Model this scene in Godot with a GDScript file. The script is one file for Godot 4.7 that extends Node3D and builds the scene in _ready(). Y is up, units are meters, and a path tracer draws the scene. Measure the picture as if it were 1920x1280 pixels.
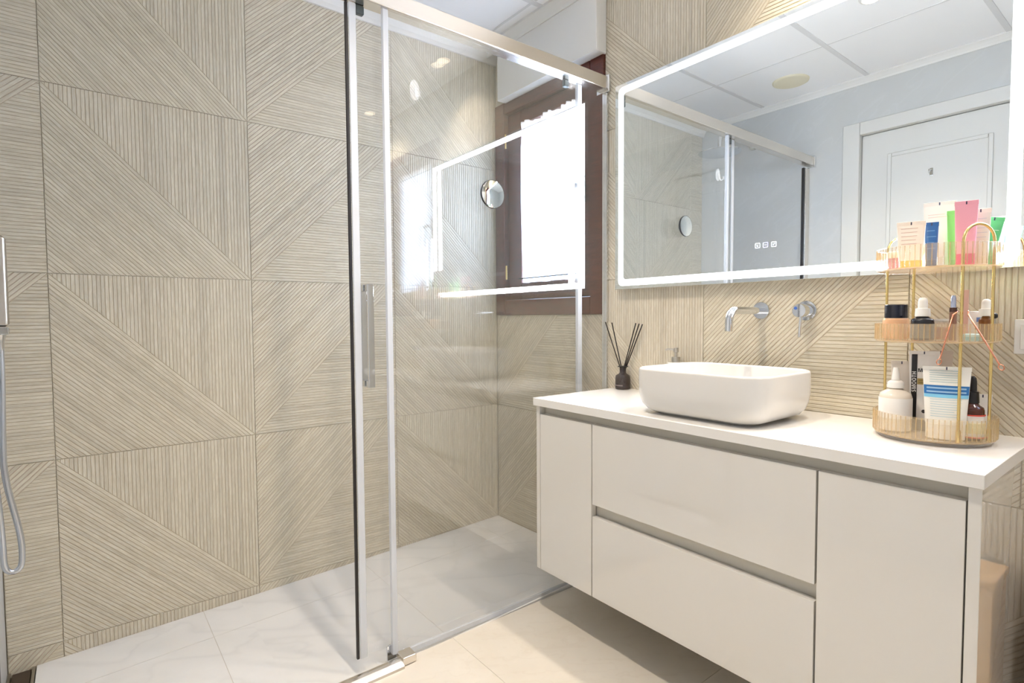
extends Node3D
# A bathroom: back wall at z = 0, right wall (windows, mirror, vanity) at x = 0, left wall at x = XL. Metres, y up.

const XL := -1.9147
const ZF := 3.0          # front wall, behind the camera
const CEIL := 2.42
const ZG := 0.757        # outer face of the fixed shower pane
const CT := 0.792        # top of the countertop

var M := {}
var taken := {}
var rng := RandomNumberGenerator.new()

# ------------------------------------------------------------------ meshes
class MB:
	var v := PackedVector3Array()
	var n := PackedVector3Array()
	var uv := PackedVector2Array()
	var col := PackedColorArray()
	var tone := Color.WHITE
	func tri(a: Vector3, b: Vector3, c: Vector3, na: Vector3, nb: Vector3, nc: Vector3, ua := Vector2.ZERO, ub := Vector2.ZERO, uc := Vector2.ZERO) -> void:
		if (b - a).cross(c - a).dot(na + nb + nc) > 0.0:   # front faces run clockwise
			v.append_array([a, c, b]); n.append_array([na, nc, nb]); uv.append_array([ua, uc, ub])
		else:
			v.append_array([a, b, c]); n.append_array([na, nb, nc]); uv.append_array([ua, ub, uc])
		col.append_array([tone, tone, tone])
	func quad(a: Vector3, b: Vector3, c: Vector3, d: Vector3, na: Vector3, nb: Vector3, nc: Vector3, nd: Vector3) -> void:
		tri(a, b, c, na, nb, nc); tri(a, c, d, na, nc, nd)
	func flat(pts: Array, normal: Vector3) -> void:
		for i in range(1, pts.size() - 1):
			tri(pts[0], pts[i], pts[i + 1], normal, normal, normal)
	# box from lo to hi with edges rounded off by b
	func box(lo: Vector3, hi: Vector3, b := 0.0) -> void:
		var c := (lo + hi) / 2.0
		var h := (hi - lo) / 2.0
		b = minf(b, minf(h.x, minf(h.y, h.z)) * 0.95)
		var P := func(s: Vector3, ax: int) -> Vector3:
			var q := Vector3(s.x * (h.x - b), s.y * (h.y - b), s.z * (h.z - b))
			q[ax] = s[ax] * h[ax]
			return c + q
		var N := func(s: Vector3, ax: int) -> Vector3:
			var q := Vector3.ZERO
			q[ax] = s[ax]
			return q
		for ax in 3:
			var a1 := (ax + 1) % 3
			var a2 := (ax + 2) % 3
			for sg in [-1.0, 1.0]:
				var pts := []
				for k in [[-1.0, -1.0], [1.0, -1.0], [1.0, 1.0], [-1.0, 1.0]]:
					var s := Vector3.ZERO
					s[ax] = sg; s[a1] = k[0]; s[a2] = k[1]
					pts.append(P.call(s, ax))
				var nn := Vector3.ZERO
				nn[ax] = sg
				flat(pts, nn)
		if b <= 0.0:
			return
		for ax in 3:
			var a1 := (ax + 1) % 3
			var a2 := (ax + 2) % 3
			for k in [[-1.0, -1.0], [1.0, -1.0], [1.0, 1.0], [-1.0, 1.0]]:
				var s0 := Vector3.ZERO
				s0[ax] = -1.0; s0[a1] = k[0]; s0[a2] = k[1]
				var s1 := s0
				s1[ax] = 1.0
				quad(P.call(s0, a1), P.call(s1, a1), P.call(s1, a2), P.call(s0, a2), N.call(s0, a1), N.call(s1, a1), N.call(s1, a2), N.call(s0, a2))
		for x in [-1.0, 1.0]:
			for y in [-1.0, 1.0]:
				for z in [-1.0, 1.0]:
					var s := Vector3(x, y, z)
					tri(P.call(s, 0), P.call(s, 1), P.call(s, 2), N.call(s, 0), N.call(s, 1), N.call(s, 2))
	# skin over rings of equally many points, smooth; caps are flat
	func loft(rings: Array, closed := true, cap0 := false, cap1 := false, out := 1.0) -> void:
		var R := rings.size()
		var K: int = rings[0].size()
		var norm := []
		for i in R:
			var row := []
			for k in K:
				var k0 := (k - 1 + K) % K if closed else maxi(k - 1, 0)
				var k1 := (k + 1) % K if closed else mini(k + 1, K - 1)
				var du: Vector3 = rings[i][k1] - rings[i][k0]
				var dv: Vector3 = rings[mini(i + 1, R - 1)][k] - rings[maxi(i - 1, 0)][k]
				row.append((du.cross(dv) * out).normalized())
			norm.append(row)
		for e in [[0, mini(1, R - 1)], [R - 1, maxi(R - 2, 0)]]:   # rings drawn together to a point
			if rings[e[0]][0].distance_to(rings[e[0]][K / 2]) < 1e-5:
				var avg := Vector3.ZERO
				for q in norm[e[1]]: avg += q
				for k in K: norm[e[0]][k] = avg.normalized()
		for i in R - 1:
			for k in (K if closed else K - 1):
				var l := (k + 1) % K
				quad(rings[i][k], rings[i][l], rings[i + 1][l], rings[i + 1][k], norm[i][k], norm[i][l], norm[i + 1][l], norm[i + 1][k])
		for e in [[cap0, 0], [cap1, R - 1]]:
			if e[0]:
				var ring: Array = rings[e[1]]
				var mid := Vector3.ZERO
				for q in ring: mid += q
				mid /= K
				var other: Vector3 = rings[1 if e[1] == 0 else R - 2][0]
				var nn: Vector3 = (ring[1] - ring[0]).cross(ring[2] - ring[0]).normalized()
				for k in range(3, K - 1):
					if nn.length() > 0.5: break
					nn = (ring[k] - ring[0]).cross(ring[k + 1] - ring[0]).normalized()
				if nn.dot(mid - other) < 0.0 and absf(nn.dot(mid - other)) > 1e-7: nn = -nn
				for k in K:
					tri(mid, ring[k], ring[(k + 1) % K], nn, nn, nn)
	# profile of (radius, y) turned about a vertical axis
	func lathe(c: Vector3, prof: Array, seg := 24, squash := 1.0, turn := 0.0) -> void:
		var rings := []
		for p in prof:
			var ring := []
			for k in seg:
				var a := -TAU * k / seg
				var q := Vector3(cos(a) * p[0], 0, sin(a) * p[0] * squash).rotated(Vector3.UP, turn)
				ring.append(c + q + Vector3(0, p[1], 0))
			rings.append(ring)
		for i in range(1, rings.size()):
			# hard creases between nearly perpendicular runs: each run is its own skin
			pass
		var run := [rings[0]]
		for i in range(1, rings.size()):
			run.append(rings[i])
			var last := i == rings.size() - 1
			var crease := false
			if not last:
				var d0 := Vector2(prof[i][0] - prof[i - 1][0], prof[i][1] - prof[i - 1][1]).normalized()
				var d1 := Vector2(prof[i + 1][0] - prof[i][0], prof[i + 1][1] - prof[i][1]).normalized()
				crease = d0.dot(d1) < 0.6
			if last or crease:
				loft(run, true, false, false, 1.0)
				run = [rings[i]]
		if prof[0][0] > 0.0005: flat_ring(rings[0], Vector3.DOWN)
		if prof[-1][0] > 0.0005: flat_ring(rings[-1], Vector3.UP)
	func flat_ring(ring: Array, nn: Vector3) -> void:
		var mid := Vector3.ZERO
		for q in ring: mid += q
		mid /= ring.size()
		for k in ring.size():
			tri(mid, ring[k], ring[(k + 1) % ring.size()], nn, nn, nn)
	# round bar along points
	func tube(pts: Array, r: float, seg := 10, caps := true) -> void:
		var rings := []
		var up := Vector3.UP
		var t0: Vector3 = (pts[1] - pts[0]).normalized()
		if absf(t0.dot(up)) > 0.9: up = Vector3.RIGHT
		var side := t0.cross(up).normalized()
		for i in pts.size():
			var t: Vector3 = (pts[mini(i + 1, pts.size() - 1)] - pts[maxi(i - 1, 0)]).normalized()
			side = (side - t * side.dot(t)).normalized()
			var oth := t.cross(side)
			var ring := []
			for k in seg:
				var a := TAU * k / seg
				ring.append(pts[i] + (side * cos(a) + oth * sin(a)) * r)
			rings.append(ring)
		loft(rings, true, caps, caps, -1.0)
	# flat-faced plate: outline in a plane (origin o, axes ux, uy), thickness along w
	func plate(o: Vector3, ux: Vector3, uy: Vector3, w: Vector3, outline: Array) -> void:
		var a := []
		var b := []
		for p in outline:
			a.append(o + ux * p.x + uy * p.y)
			b.append(o + ux * p.x + uy * p.y + w)
		var nn := w.normalized()
		flat(a, -nn); flat(b, nn)
		for k in a.size():
			var l := (k + 1) % a.size()
			var e: Vector3 = a[l] - a[k]
			var s := e.cross(nn).normalized()
			var mid: Vector3 = (a[k] + a[l]) / 2.0
			var c := Vector3.ZERO
			for q in a: c += q
			if s.dot(mid - c / a.size()) < 0.0: s = -s
			quad(a[k], a[l], b[l], b[k], s, s, s, s)
	func mesh(m: Material, into: ArrayMesh = null) -> ArrayMesh:
		var am := into if into else ArrayMesh.new()
		if v.is_empty(): return am
		var arr := []
		arr.resize(Mesh.ARRAY_MAX)
		arr[Mesh.ARRAY_VERTEX] = v; arr[Mesh.ARRAY_NORMAL] = n; arr[Mesh.ARRAY_TEX_UV] = uv; arr[Mesh.ARRAY_COLOR] = col
		am.add_surface_from_arrays(Mesh.PRIMITIVE_TRIANGLES, arr)
		am.surface_set_material(am.get_surface_count() - 1, m)
		return am

func rrect(hx: float, hy: float, r: float, seg := 6) -> Array:
	var out := []
	for c in [[1, 1, 0.0], [-1, 1, 0.5], [-1, -1, 1.0], [1, -1, 1.5]]:
		for k in seg + 1:
			var a: float = PI * (c[2] + 0.5 * k / seg)
			out.append(Vector2(c[0] * (hx - r) + cos(a) * r, c[1] * (hy - r) + sin(a) * r))
	return out

# ------------------------------------------------------------------ nodes
func numbered(called: String) -> String:
	taken[called] = taken.get(called, -1) + 1
	return called if taken[called] == 0 else "%s_%03d" % [called, taken[called]]

func tag(o: Node, label := "", category := "", group := "", kind := "") -> Node:
	if label: o.set_meta("label", label)
	if category: o.set_meta("category", category)
	if group: o.set_meta("group", group)
	if kind: o.set_meta("kind", kind)
	return o

func thing(called: String, label: String, category: String, at := Vector3.ZERO, turn := 0.0, group := "") -> Node3D:
	var o := Node3D.new()
	o.name = numbered(called)
	add_child(o)
	o.position = at
	o.rotation.y = turn
	tag(o, label, category, group)
	return o

func obj(called: String, b: MB, m: Material, parent: Node = null) -> MeshInstance3D:
	return put(called, b.mesh(m), parent)

func put(called: String, mesh: Mesh, parent: Node = null) -> MeshInstance3D:
	var o := MeshInstance3D.new()
	o.mesh = mesh
	o.cast_shadow = GeometryInstance3D.SHADOW_CASTING_SETTING_ON
	if parent:
		o.name = called
		parent.add_child(o, true)
	else:
		o.name = numbered(called)
		add_child(o)
	return o

func bx(lo: Vector3, hi: Vector3, b := 0.0) -> MB:
	var m := MB.new()
	m.box(lo, hi, b)
	return m

func struct(called: String, b: MB, m: Material) -> MeshInstance3D:
	var o := obj(called, b, m)
	o.set_meta("kind", "structure")
	return o

func words(text: String, size: float, m: Material, parent: Node, xf: Transform3D, bold := false) -> void:
	var t := TextMesh.new()
	var f := SystemFont.new()
	f.font_names = PackedStringArray(["Droid Sans"])
	if bold: f.font_weight = 700
	t.font = f
	t.text = text
	t.font_size = 32
	t.pixel_size = size / 32.0
	t.depth = 0.0003
	t.curve_step = 4.0
	t.material = m
	var o := put("lettering", t, parent)
	o.transform = xf

# ------------------------------------------------------------------ materials
func mat(c: Color, rough := 0.5, metal := 0.0, spec := 0.5) -> StandardMaterial3D:
	var m := StandardMaterial3D.new()
	m.albedo_color = c
	m.roughness = rough
	m.metallic = metal
	m.metallic_specular = spec
	return m

func rgb(r: int, g: int, b: int) -> Color:
	return Color8(r, g, b)

func glow(c: Color, e: float) -> StandardMaterial3D:
	var m := mat(Color(0.9, 0.9, 0.9), 0.4)
	m.emission_enabled = true
	m.emission = c
	m.emission_energy_multiplier = e
	return m

func pane(c: Color, a: float, rough := 0.0) -> StandardMaterial3D:
	var m := mat(Color(c.r, c.g, c.b, a), rough)
	m.transparency = BaseMaterial3D.TRANSPARENCY_ALPHA
	return m

func noise(freq: float, sd: int, oct := 4) -> FastNoiseLite:
	var f := FastNoiseLite.new()
	f.noise_type = FastNoiseLite.TYPE_SIMPLEX_SMOOTH
	f.frequency = freq
	f.seed = sd
	f.fractal_octaves = oct
	return f

# wood print: grain runs along u
func wood_texture(dark: Color, light: Color, sd: int) -> ImageTexture:
	var W := 512
	var im := Image.create(W, W, false, Image.FORMAT_RGB8)
	var a := noise(1.0, sd, 3)
	var b := noise(1.0, sd + 7, 2)
	for y in W:
		for x in W:
			# grain that closes on itself in both directions
			var t := TAU * x / W
			var g := a.get_noise_3d(cos(t) * 1.3, sin(t) * 1.3, y * 0.16)
			var h := b.get_noise_3d(cos(t) * 4.0 + 9.0, sin(t) * 4.0, y * 0.55)
			im.set_pixel(x, y, dark.lerp(light, clampf(0.55 + 0.55 * g + 0.35 * h, 0.0, 1.0)))
	return ImageTexture.create_from_image(im)

# stone: soft clouds with a few faint veins
func stone_texture(base: Color, vein: Color, sd: int, amount: float, freq := 2.0) -> ImageTexture:
	var W := 384
	var im := Image.create(W, W, false, Image.FORMAT_RGB8)
	var a := noise(freq, sd, 5)
	var b := noise(freq * 0.6, sd + 3, 3)
	for y in W:
		for x in W:
			var p := Vector2(x, y) / float(W)
			var c := a.get_noise_2d(p.x + p.y * 0.3, p.y * 1.4 - p.x * 0.6)
			var r := b.get_noise_2d(p.x * 1.2 + 4.0 + c * 0.25, p.y * 2.2 - p.x * 1.5)
			var line := pow(clampf(1.0 - absf(r) * 7.0, 0.0, 1.0), 2.0)
			im.set_pixel(x, y, base.lerp(vein, clampf((0.35 + c) * 0.35 * amount + line * amount * 0.45, 0.0, 1.0)))
	return ImageTexture.create_from_image(im)

func materials() -> void:
	M.tile = mat(Color.WHITE, 0.42)
	M.tile.albedo_texture = wood_texture(rgb(200, 190, 168), rgb(226, 219, 202), 11)
	M.tile.vertex_color_use_as_albedo = true
	M.groove = mat(rgb(186, 170, 144), 0.7)
	M.grout = mat(rgb(205, 196, 178), 0.85)
	M.joint = mat(rgb(206, 200, 190), 0.8)
	M.shower_floor = mat(Color.WHITE, 0.22)
	M.shower_floor.albedo_texture = stone_texture(rgb(234, 233, 230), rgb(205, 204, 202), 5, 0.55)
	M.shower_floor.uv1_triplanar = true
	M.shower_floor.uv1_world_triplanar = true
	M.shower_floor.uv1_scale = Vector3(0.8, 0.8, 0.8)
	M.room_floor = mat(Color.WHITE, 0.2)
	M.room_floor.albedo_texture = stone_texture(rgb(224, 217, 205), rgb(211, 201, 186), 21, 0.6, 5.0)
	M.room_floor.uv1_triplanar = true
	M.room_floor.uv1_world_triplanar = true
	M.wall_grey = mat(Color.WHITE, 0.45)
	M.wall_grey.albedo_texture = stone_texture(rgb(199, 200, 198), rgb(212, 213, 212), 31, 0.6, 3.0)
	M.wall_grey.uv1_triplanar = true
	M.wall_grey.uv1_world_triplanar = true
	M.white = mat(rgb(230, 229, 225), 0.5)
	M.door_paint = mat(rgb(216, 215, 210), 0.5)
	M.ceiling = mat(rgb(245, 245, 245), 0.8)
	M.tee = mat(rgb(222, 222, 222), 0.6)
	M.lacquer = mat(rgb(221, 218, 212), 0.04)
	M.lacquer.clearcoat_enabled = true
	M.lacquer.clearcoat = 1.0
	M.lacquer.clearcoat_roughness = 0.0
	M.counter = mat(rgb(230, 228, 224), 0.1)
	M.ceramic = mat(rgb(221, 219, 215), 0.08)
	M.recess = mat(rgb(205, 200, 188), 0.45)
	M.chrome = mat(rgb(225, 228, 232), 0.06, 1.0)
	M.satin = mat(rgb(232, 226, 218), 0.26, 1.0)
	M.steel = mat(rgb(190, 186, 178), 0.3, 1.0)
	M.hanger = mat(rgb(84, 92, 94), 0.3, 0.7)
	M.mirror = mat(rgb(238, 243, 244), 0.0, 1.0)
	M.glass = pane(rgb(180, 200, 190), 0.01)
	M.window_glass = pane(rgb(220, 230, 230), 0.02)
	M.seal = pane(rgb(225, 230, 238), 0.55, 0.3)
	M.clear = pane(rgb(240, 243, 246), 0.25, 0.05)
	M.black_rubber = mat(rgb(34, 31, 32), 0.45)
	M.black = mat(rgb(26, 25, 27), 0.35)
	M.mahogany = mat(rgb(104, 50, 34), 0.35)
	M.mahogany.albedo_texture = wood_texture(rgb(176, 150, 140), rgb(255, 250, 245), 41)
	M.mahogany.uv1_triplanar = true
	M.mahogany.uv1_scale = Vector3(1.2, 1.2, 1.2)
	M.curtain = mat(rgb(246, 246, 246), 0.9)
	M.curtain.backlight_enabled = true
	M.curtain.backlight = Color(0.95, 0.95, 0.95)
	M.gold = mat(rgb(228, 200, 134), 0.22, 1.0)
	M.copper = mat(rgb(226, 152, 122), 0.2, 1.0)
	M.amber_plastic = pane(rgb(240, 218, 176), 0.14, 0.05)
	M.amber_rib = pane(rgb(222, 186, 122), 0.42, 0.1)
	M.amber_base = pane(rgb(232, 206, 168), 0.55, 0.1)
	M.smoke_glass = pane(rgb(52, 42, 42), 0.72, 0.04)
	M.reed = mat(rgb(40, 34, 32), 0.8)
	M.beige_vent = mat(rgb(226, 218, 192), 0.6)
	M.oak = mat(Color.WHITE, 0.45)
	M.oak.albedo_texture = wood_texture(rgb(200, 160, 112), rgb(226, 190, 146), 51)
	M.oak.uv1_triplanar = true
	M.spot_lens = glow(rgb(255, 238, 210), 6.0)
	M.led = glow(rgb(240, 246, 255), 1.6)
	M.icon = glow(rgb(225, 240, 255), 1.1)
	M.icon_blue = glow(rgb(170, 178, 255), 0.9)

# ------------------------------------------------------------------ patterned wall tiles
func inset_poly(poly: PackedVector2Array, d: float) -> PackedVector2Array:
	# convex polygon moved inwards by d
	var area := 0.0
	for i in poly.size():
		area += poly[i].cross(poly[(i + 1) % poly.size()])
	if area < 0.0: poly.reverse()
	var out := poly.duplicate()
	for i in poly.size():
		var a := poly[i]
		var e := (poly[(i + 1) % poly.size()] - a).normalized()
		var nn := Vector2(-e.y, e.x)
		var o := a + nn * d
		var cut := PackedVector2Array()
		for k in out.size():
			var p := out[k]
			var q := out[(k + 1) % out.size()]
			var dp := (p - o).dot(nn)
			var dq := (q - o).dot(nn)
			if dp >= 0.0: cut.append(p)
			if dp * dq < 0.0: cut.append(p + (q - p) * dp / (dp - dq))
		out = cut
		if out.size() < 3: return PackedVector2Array()
	return out

const TS := 0.6
const PITCH := 0.0111
var tile_cache := {}

# kind 1: diagonal from top left to bottom right, upright ridges above it, ridges along it below.
# kind 2: diagonal from bottom left to top right, ridges along it above, level ridges below.
# rects: the pieces of the 0.6 m square that are laid (a cut tile has fewer or smaller ones). Local x right, y up, z out of the wall.
func tile_mesh(kind: int, rects: Array, sd: int) -> ArrayMesh:
	var key := str(kind, rects, sd)
	if tile_cache.has(key): return tile_cache[key]
	rng.seed = 100 + sd
	var top := MB.new()
	var base := MB.new()
	var g := 0.001      # half joint
	for rc in rects:
		var rp := [Vector2(rc.position.x + g, rc.position.y + g), Vector2(rc.end.x - g, rc.position.y + g), Vector2(rc.end.x - g, rc.end.y - g), Vector2(rc.position.x + g, rc.end.y - g)]
		base.plate(Vector3(0, 0, 0), Vector3.RIGHT, Vector3.UP, Vector3(0, 0, 0.006), rp)
	var halves := []
	if kind == 1:
		halves = [[PackedVector2Array([Vector2(0, TS), Vector2(TS, TS), Vector2(TS, 0)]), Vector2(0, 1)], [PackedVector2Array([Vector2(0, 0), Vector2(0, TS), Vector2(TS, 0)]), Vector2(1, -1).normalized()]]
	else:
		halves = [[PackedVector2Array([Vector2(0, 0), Vector2(0, TS), Vector2(TS, TS)]), Vector2(1, 1).normalized()], [PackedVector2Array([Vector2(0, 0), Vector2(TS, TS), Vector2(TS, 0)]), Vector2(1, 0)]]
	for half in halves:
		var d: Vector2 = half[1]
		var w := Vector2(-d.y, d.x)
		var s0 := 1e9
		var s1 := -1e9
		for q in half[0]:
			s0 = minf(s0, q.dot(w)); s1 = maxf(s1, q.dot(w))
		var count := int(round((s1 - s0) / PITCH))
		var step := (s1 - s0) / count
		for i in count:
			var lo := s0 + i * step
			var strip := PackedVector2Array([d * -2.0 + w * lo, d * 2.0 + w * lo, d * 2.0 + w * (lo + step), d * -2.0 + w * (lo + step)])
			var shade := rng.randf_range(0.9, 1.04)
			if rng.randf() < 0.12: shade *= 0.93
			var off := Vector2(rng.randf(), rng.randf())
			for piece in Geometry2D.intersect_polygons(half[0], strip):
				for rc in rects:
					var rr := PackedVector2Array([rc.position, Vector2(rc.end.x, rc.position.y), rc.end, Vector2(rc.position.x, rc.end.y)])
					for poly in Geometry2D.intersect_polygons(piece, rr):
						var foot := inset_poly(poly, 0.0006)
						var crown := inset_poly(poly, 0.0020)
						if crown.size() < 3 or foot.size() < 3: continue
						top.tone = Color(shade, shade, shade)
						var U := func(q: Vector2) -> Vector2: return Vector2(q.dot(d) * 1.6 + off.x, q.dot(w) * 2.2 + off.y)
						var z0 := 0.006
						var z1 := 0.0076
						var mid := Vector2.ZERO
						for q in crown: mid += q
						mid /= crown.size()
						for k in range(1, crown.size() - 1):
							top.tri(Vector3(crown[0].x, crown[0].y, z1), Vector3(crown[k].x, crown[k].y, z1), Vector3(crown[k + 1].x, crown[k + 1].y, z1), Vector3.BACK, Vector3.BACK, Vector3.BACK, U.call(crown[0]), U.call(crown[k]), U.call(crown[k + 1]))
						var fp := foot if foot.size() == crown.size() else crown
						for k in crown.size():
							var l := (k + 1) % crown.size()
							var e := (crown[l] - crown[k]).normalized()
							var o2 := Vector2(e.y, -e.x)
							if o2.dot(crown[k] - mid) < 0.0: o2 = -o2
							var nn := Vector3(o2.x, o2.y, 0.75).normalized()
							top.tri(Vector3(fp[k].x, fp[k].y, z0), Vector3(fp[l].x, fp[l].y, z0), Vector3(crown[l].x, crown[l].y, z1), nn, nn, nn, U.call(fp[k]), U.call(fp[l]), U.call(crown[l]))
							top.tri(Vector3(fp[k].x, fp[k].y, z0), Vector3(crown[l].x, crown[l].y, z1), Vector3(crown[k].x, crown[k].y, z1), nn, nn, nn, U.call(fp[k]), U.call(crown[l]), U.call(crown[k]))
	var am := top.mesh(M.tile)
	base.mesh(M.groove, am)
	tile_cache[key] = am
	return am

func minus(r: Rect2, h: Rect2) -> Array:
	if not r.intersects(h): return [r]
	var out := []
	var i := r.intersection(h)
	if i.position.x - r.position.x > 0.004: out.append(Rect2(r.position, Vector2(i.position.x - r.position.x, r.size.y)))
	if r.end.x - i.end.x > 0.004: out.append(Rect2(Vector2(i.end.x, r.position.y), Vector2(r.end.x - i.end.x, r.size.y)))
	if i.position.y - r.position.y > 0.004: out.append(Rect2(Vector2(i.position.x, r.position.y), Vector2(i.size.x, i.position.y - r.position.y)))
	if r.end.y - i.end.y > 0.004: out.append(Rect2(Vector2(i.position.x, i.end.y), Vector2(i.size.x, r.end.y - i.end.y)))
	return out

# tiles a wall: frame xf maps local (along, up, out); area in local coordinates; u0 a column joint, kind0 the kind of the column that starts there
func tile_wall(parent: Node, xf: Transform3D, area: Rect2, u0: float, kind0: int, holes: Array) -> void:
	var y0 := 0.025
	var c0 := int(floor((area.position.x - u0) / TS + 1e-4))
	var c1 := int(ceil((area.end.x - u0) / TS - 1e-4))
	var r0 := int(floor((area.position.y - y0) / TS + 1e-4))
	var r1 := int(ceil((area.end.y - y0) / TS - 1e-4))
	for c in range(c0, c1):
		for r in range(r0, r1):
			var cell := Rect2(u0 + c * TS, y0 + r * TS, TS, TS)
			var left := [cell.intersection(area)]
			for h in holes:
				var nxt := []
				for q in left: nxt += minus(q, h)
				left = nxt
			var rects := []
			for q in left:
				if q.size.x > 0.006 and q.size.y > 0.006:
					rects.append(Rect2((q.position - cell.position).snapped(Vector2(0.0001, 0.0001)), q.size.snapped(Vector2(0.0001, 0.0001))))
			if rects.is_empty(): continue
			var kind := kind0 if posmod(c, 2) == 0 else 3 - kind0
			var o := put("tile", tile_mesh(kind, rects, posmod(c * 3 + r * 5, 3)), parent)
			o.transform = xf * Transform3D(Basis(), Vector3(cell.position.x, cell.position.y, 0))

# ------------------------------------------------------------------ _ready
func _ready() -> void:
	rng.seed = 7
	var cam := Camera3D.new()
	cam.name = "camera"
	cam.fov = 63.80
	cam.near = 0.05
	cam.far = 60.0
	add_child(cam)
	var yaw := deg_to_rad(38.107)
	var pit := deg_to_rad(-2.530)
	var rol := deg_to_rad(-0.355)
	var fw := Vector3(sin(yaw) * cos(pit), sin(pit), -cos(yaw) * cos(pit))
	var rt := Vector3(cos(yaw), 0, sin(yaw))
	var up := rt.cross(fw)
	cam.transform = Transform3D(Basis(rt * cos(rol) + up * sin(rol), up * cos(rol) - rt * sin(rol), -fw), Vector3(-1.6971, 1.0757, 2.2880))
	cam.current = true

	var env := Environment.new()
	env.background_mode = Environment.BG_SKY
	var sky := Sky.new()
	var sm := ProceduralSkyMaterial.new()
	sm.sky_top_color = rgb(172, 202, 246)
	sm.sky_horizon_color = rgb(216, 231, 250)
	sm.ground_horizon_color = rgb(205, 210, 216)
	sm.ground_bottom_color = rgb(200, 200, 200)
	sm.sky_energy_multiplier = 5.6
	sm.ground_energy_multiplier = 2.2
	sky.sky_material = sm
	env.sky = sky
	env.tonemap_mode = Environment.TONE_MAPPER_LINEAR
	env.tonemap_exposure = 1.035
	env.sdfgi_enabled = true
	env.ssao_enabled = true
	env.ssil_enabled = true
	var we := WorldEnvironment.new()
	we.name = "world_environment"
	we.environment = env
	add_child(we)

	materials()
	shell()
	shower()
	vanity()
	led_mirror()
	counter_things()
	organizer()
	for p in [[Vector2(-1.05, 1.355), 2.2, "round recessed ceiling spotlight in the panel before the white door"], [Vector2(-0.17, 1.73), 1.5, "round recessed ceiling spotlight over the vanity mirror"], [Vector2(-0.17, 2.60), 1.1, "round recessed ceiling spotlight over the window past the mirror"]]:
		downlight(p[0], p[1], p[2])

# ------------------------------------------------------------------ the room
const W1 := [0.008, 0.745]     # window 1 frame along z
const W2 := [2.062, 2.72]      # window 2 frame along z
const WY := [1.086, 2.14]

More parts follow.
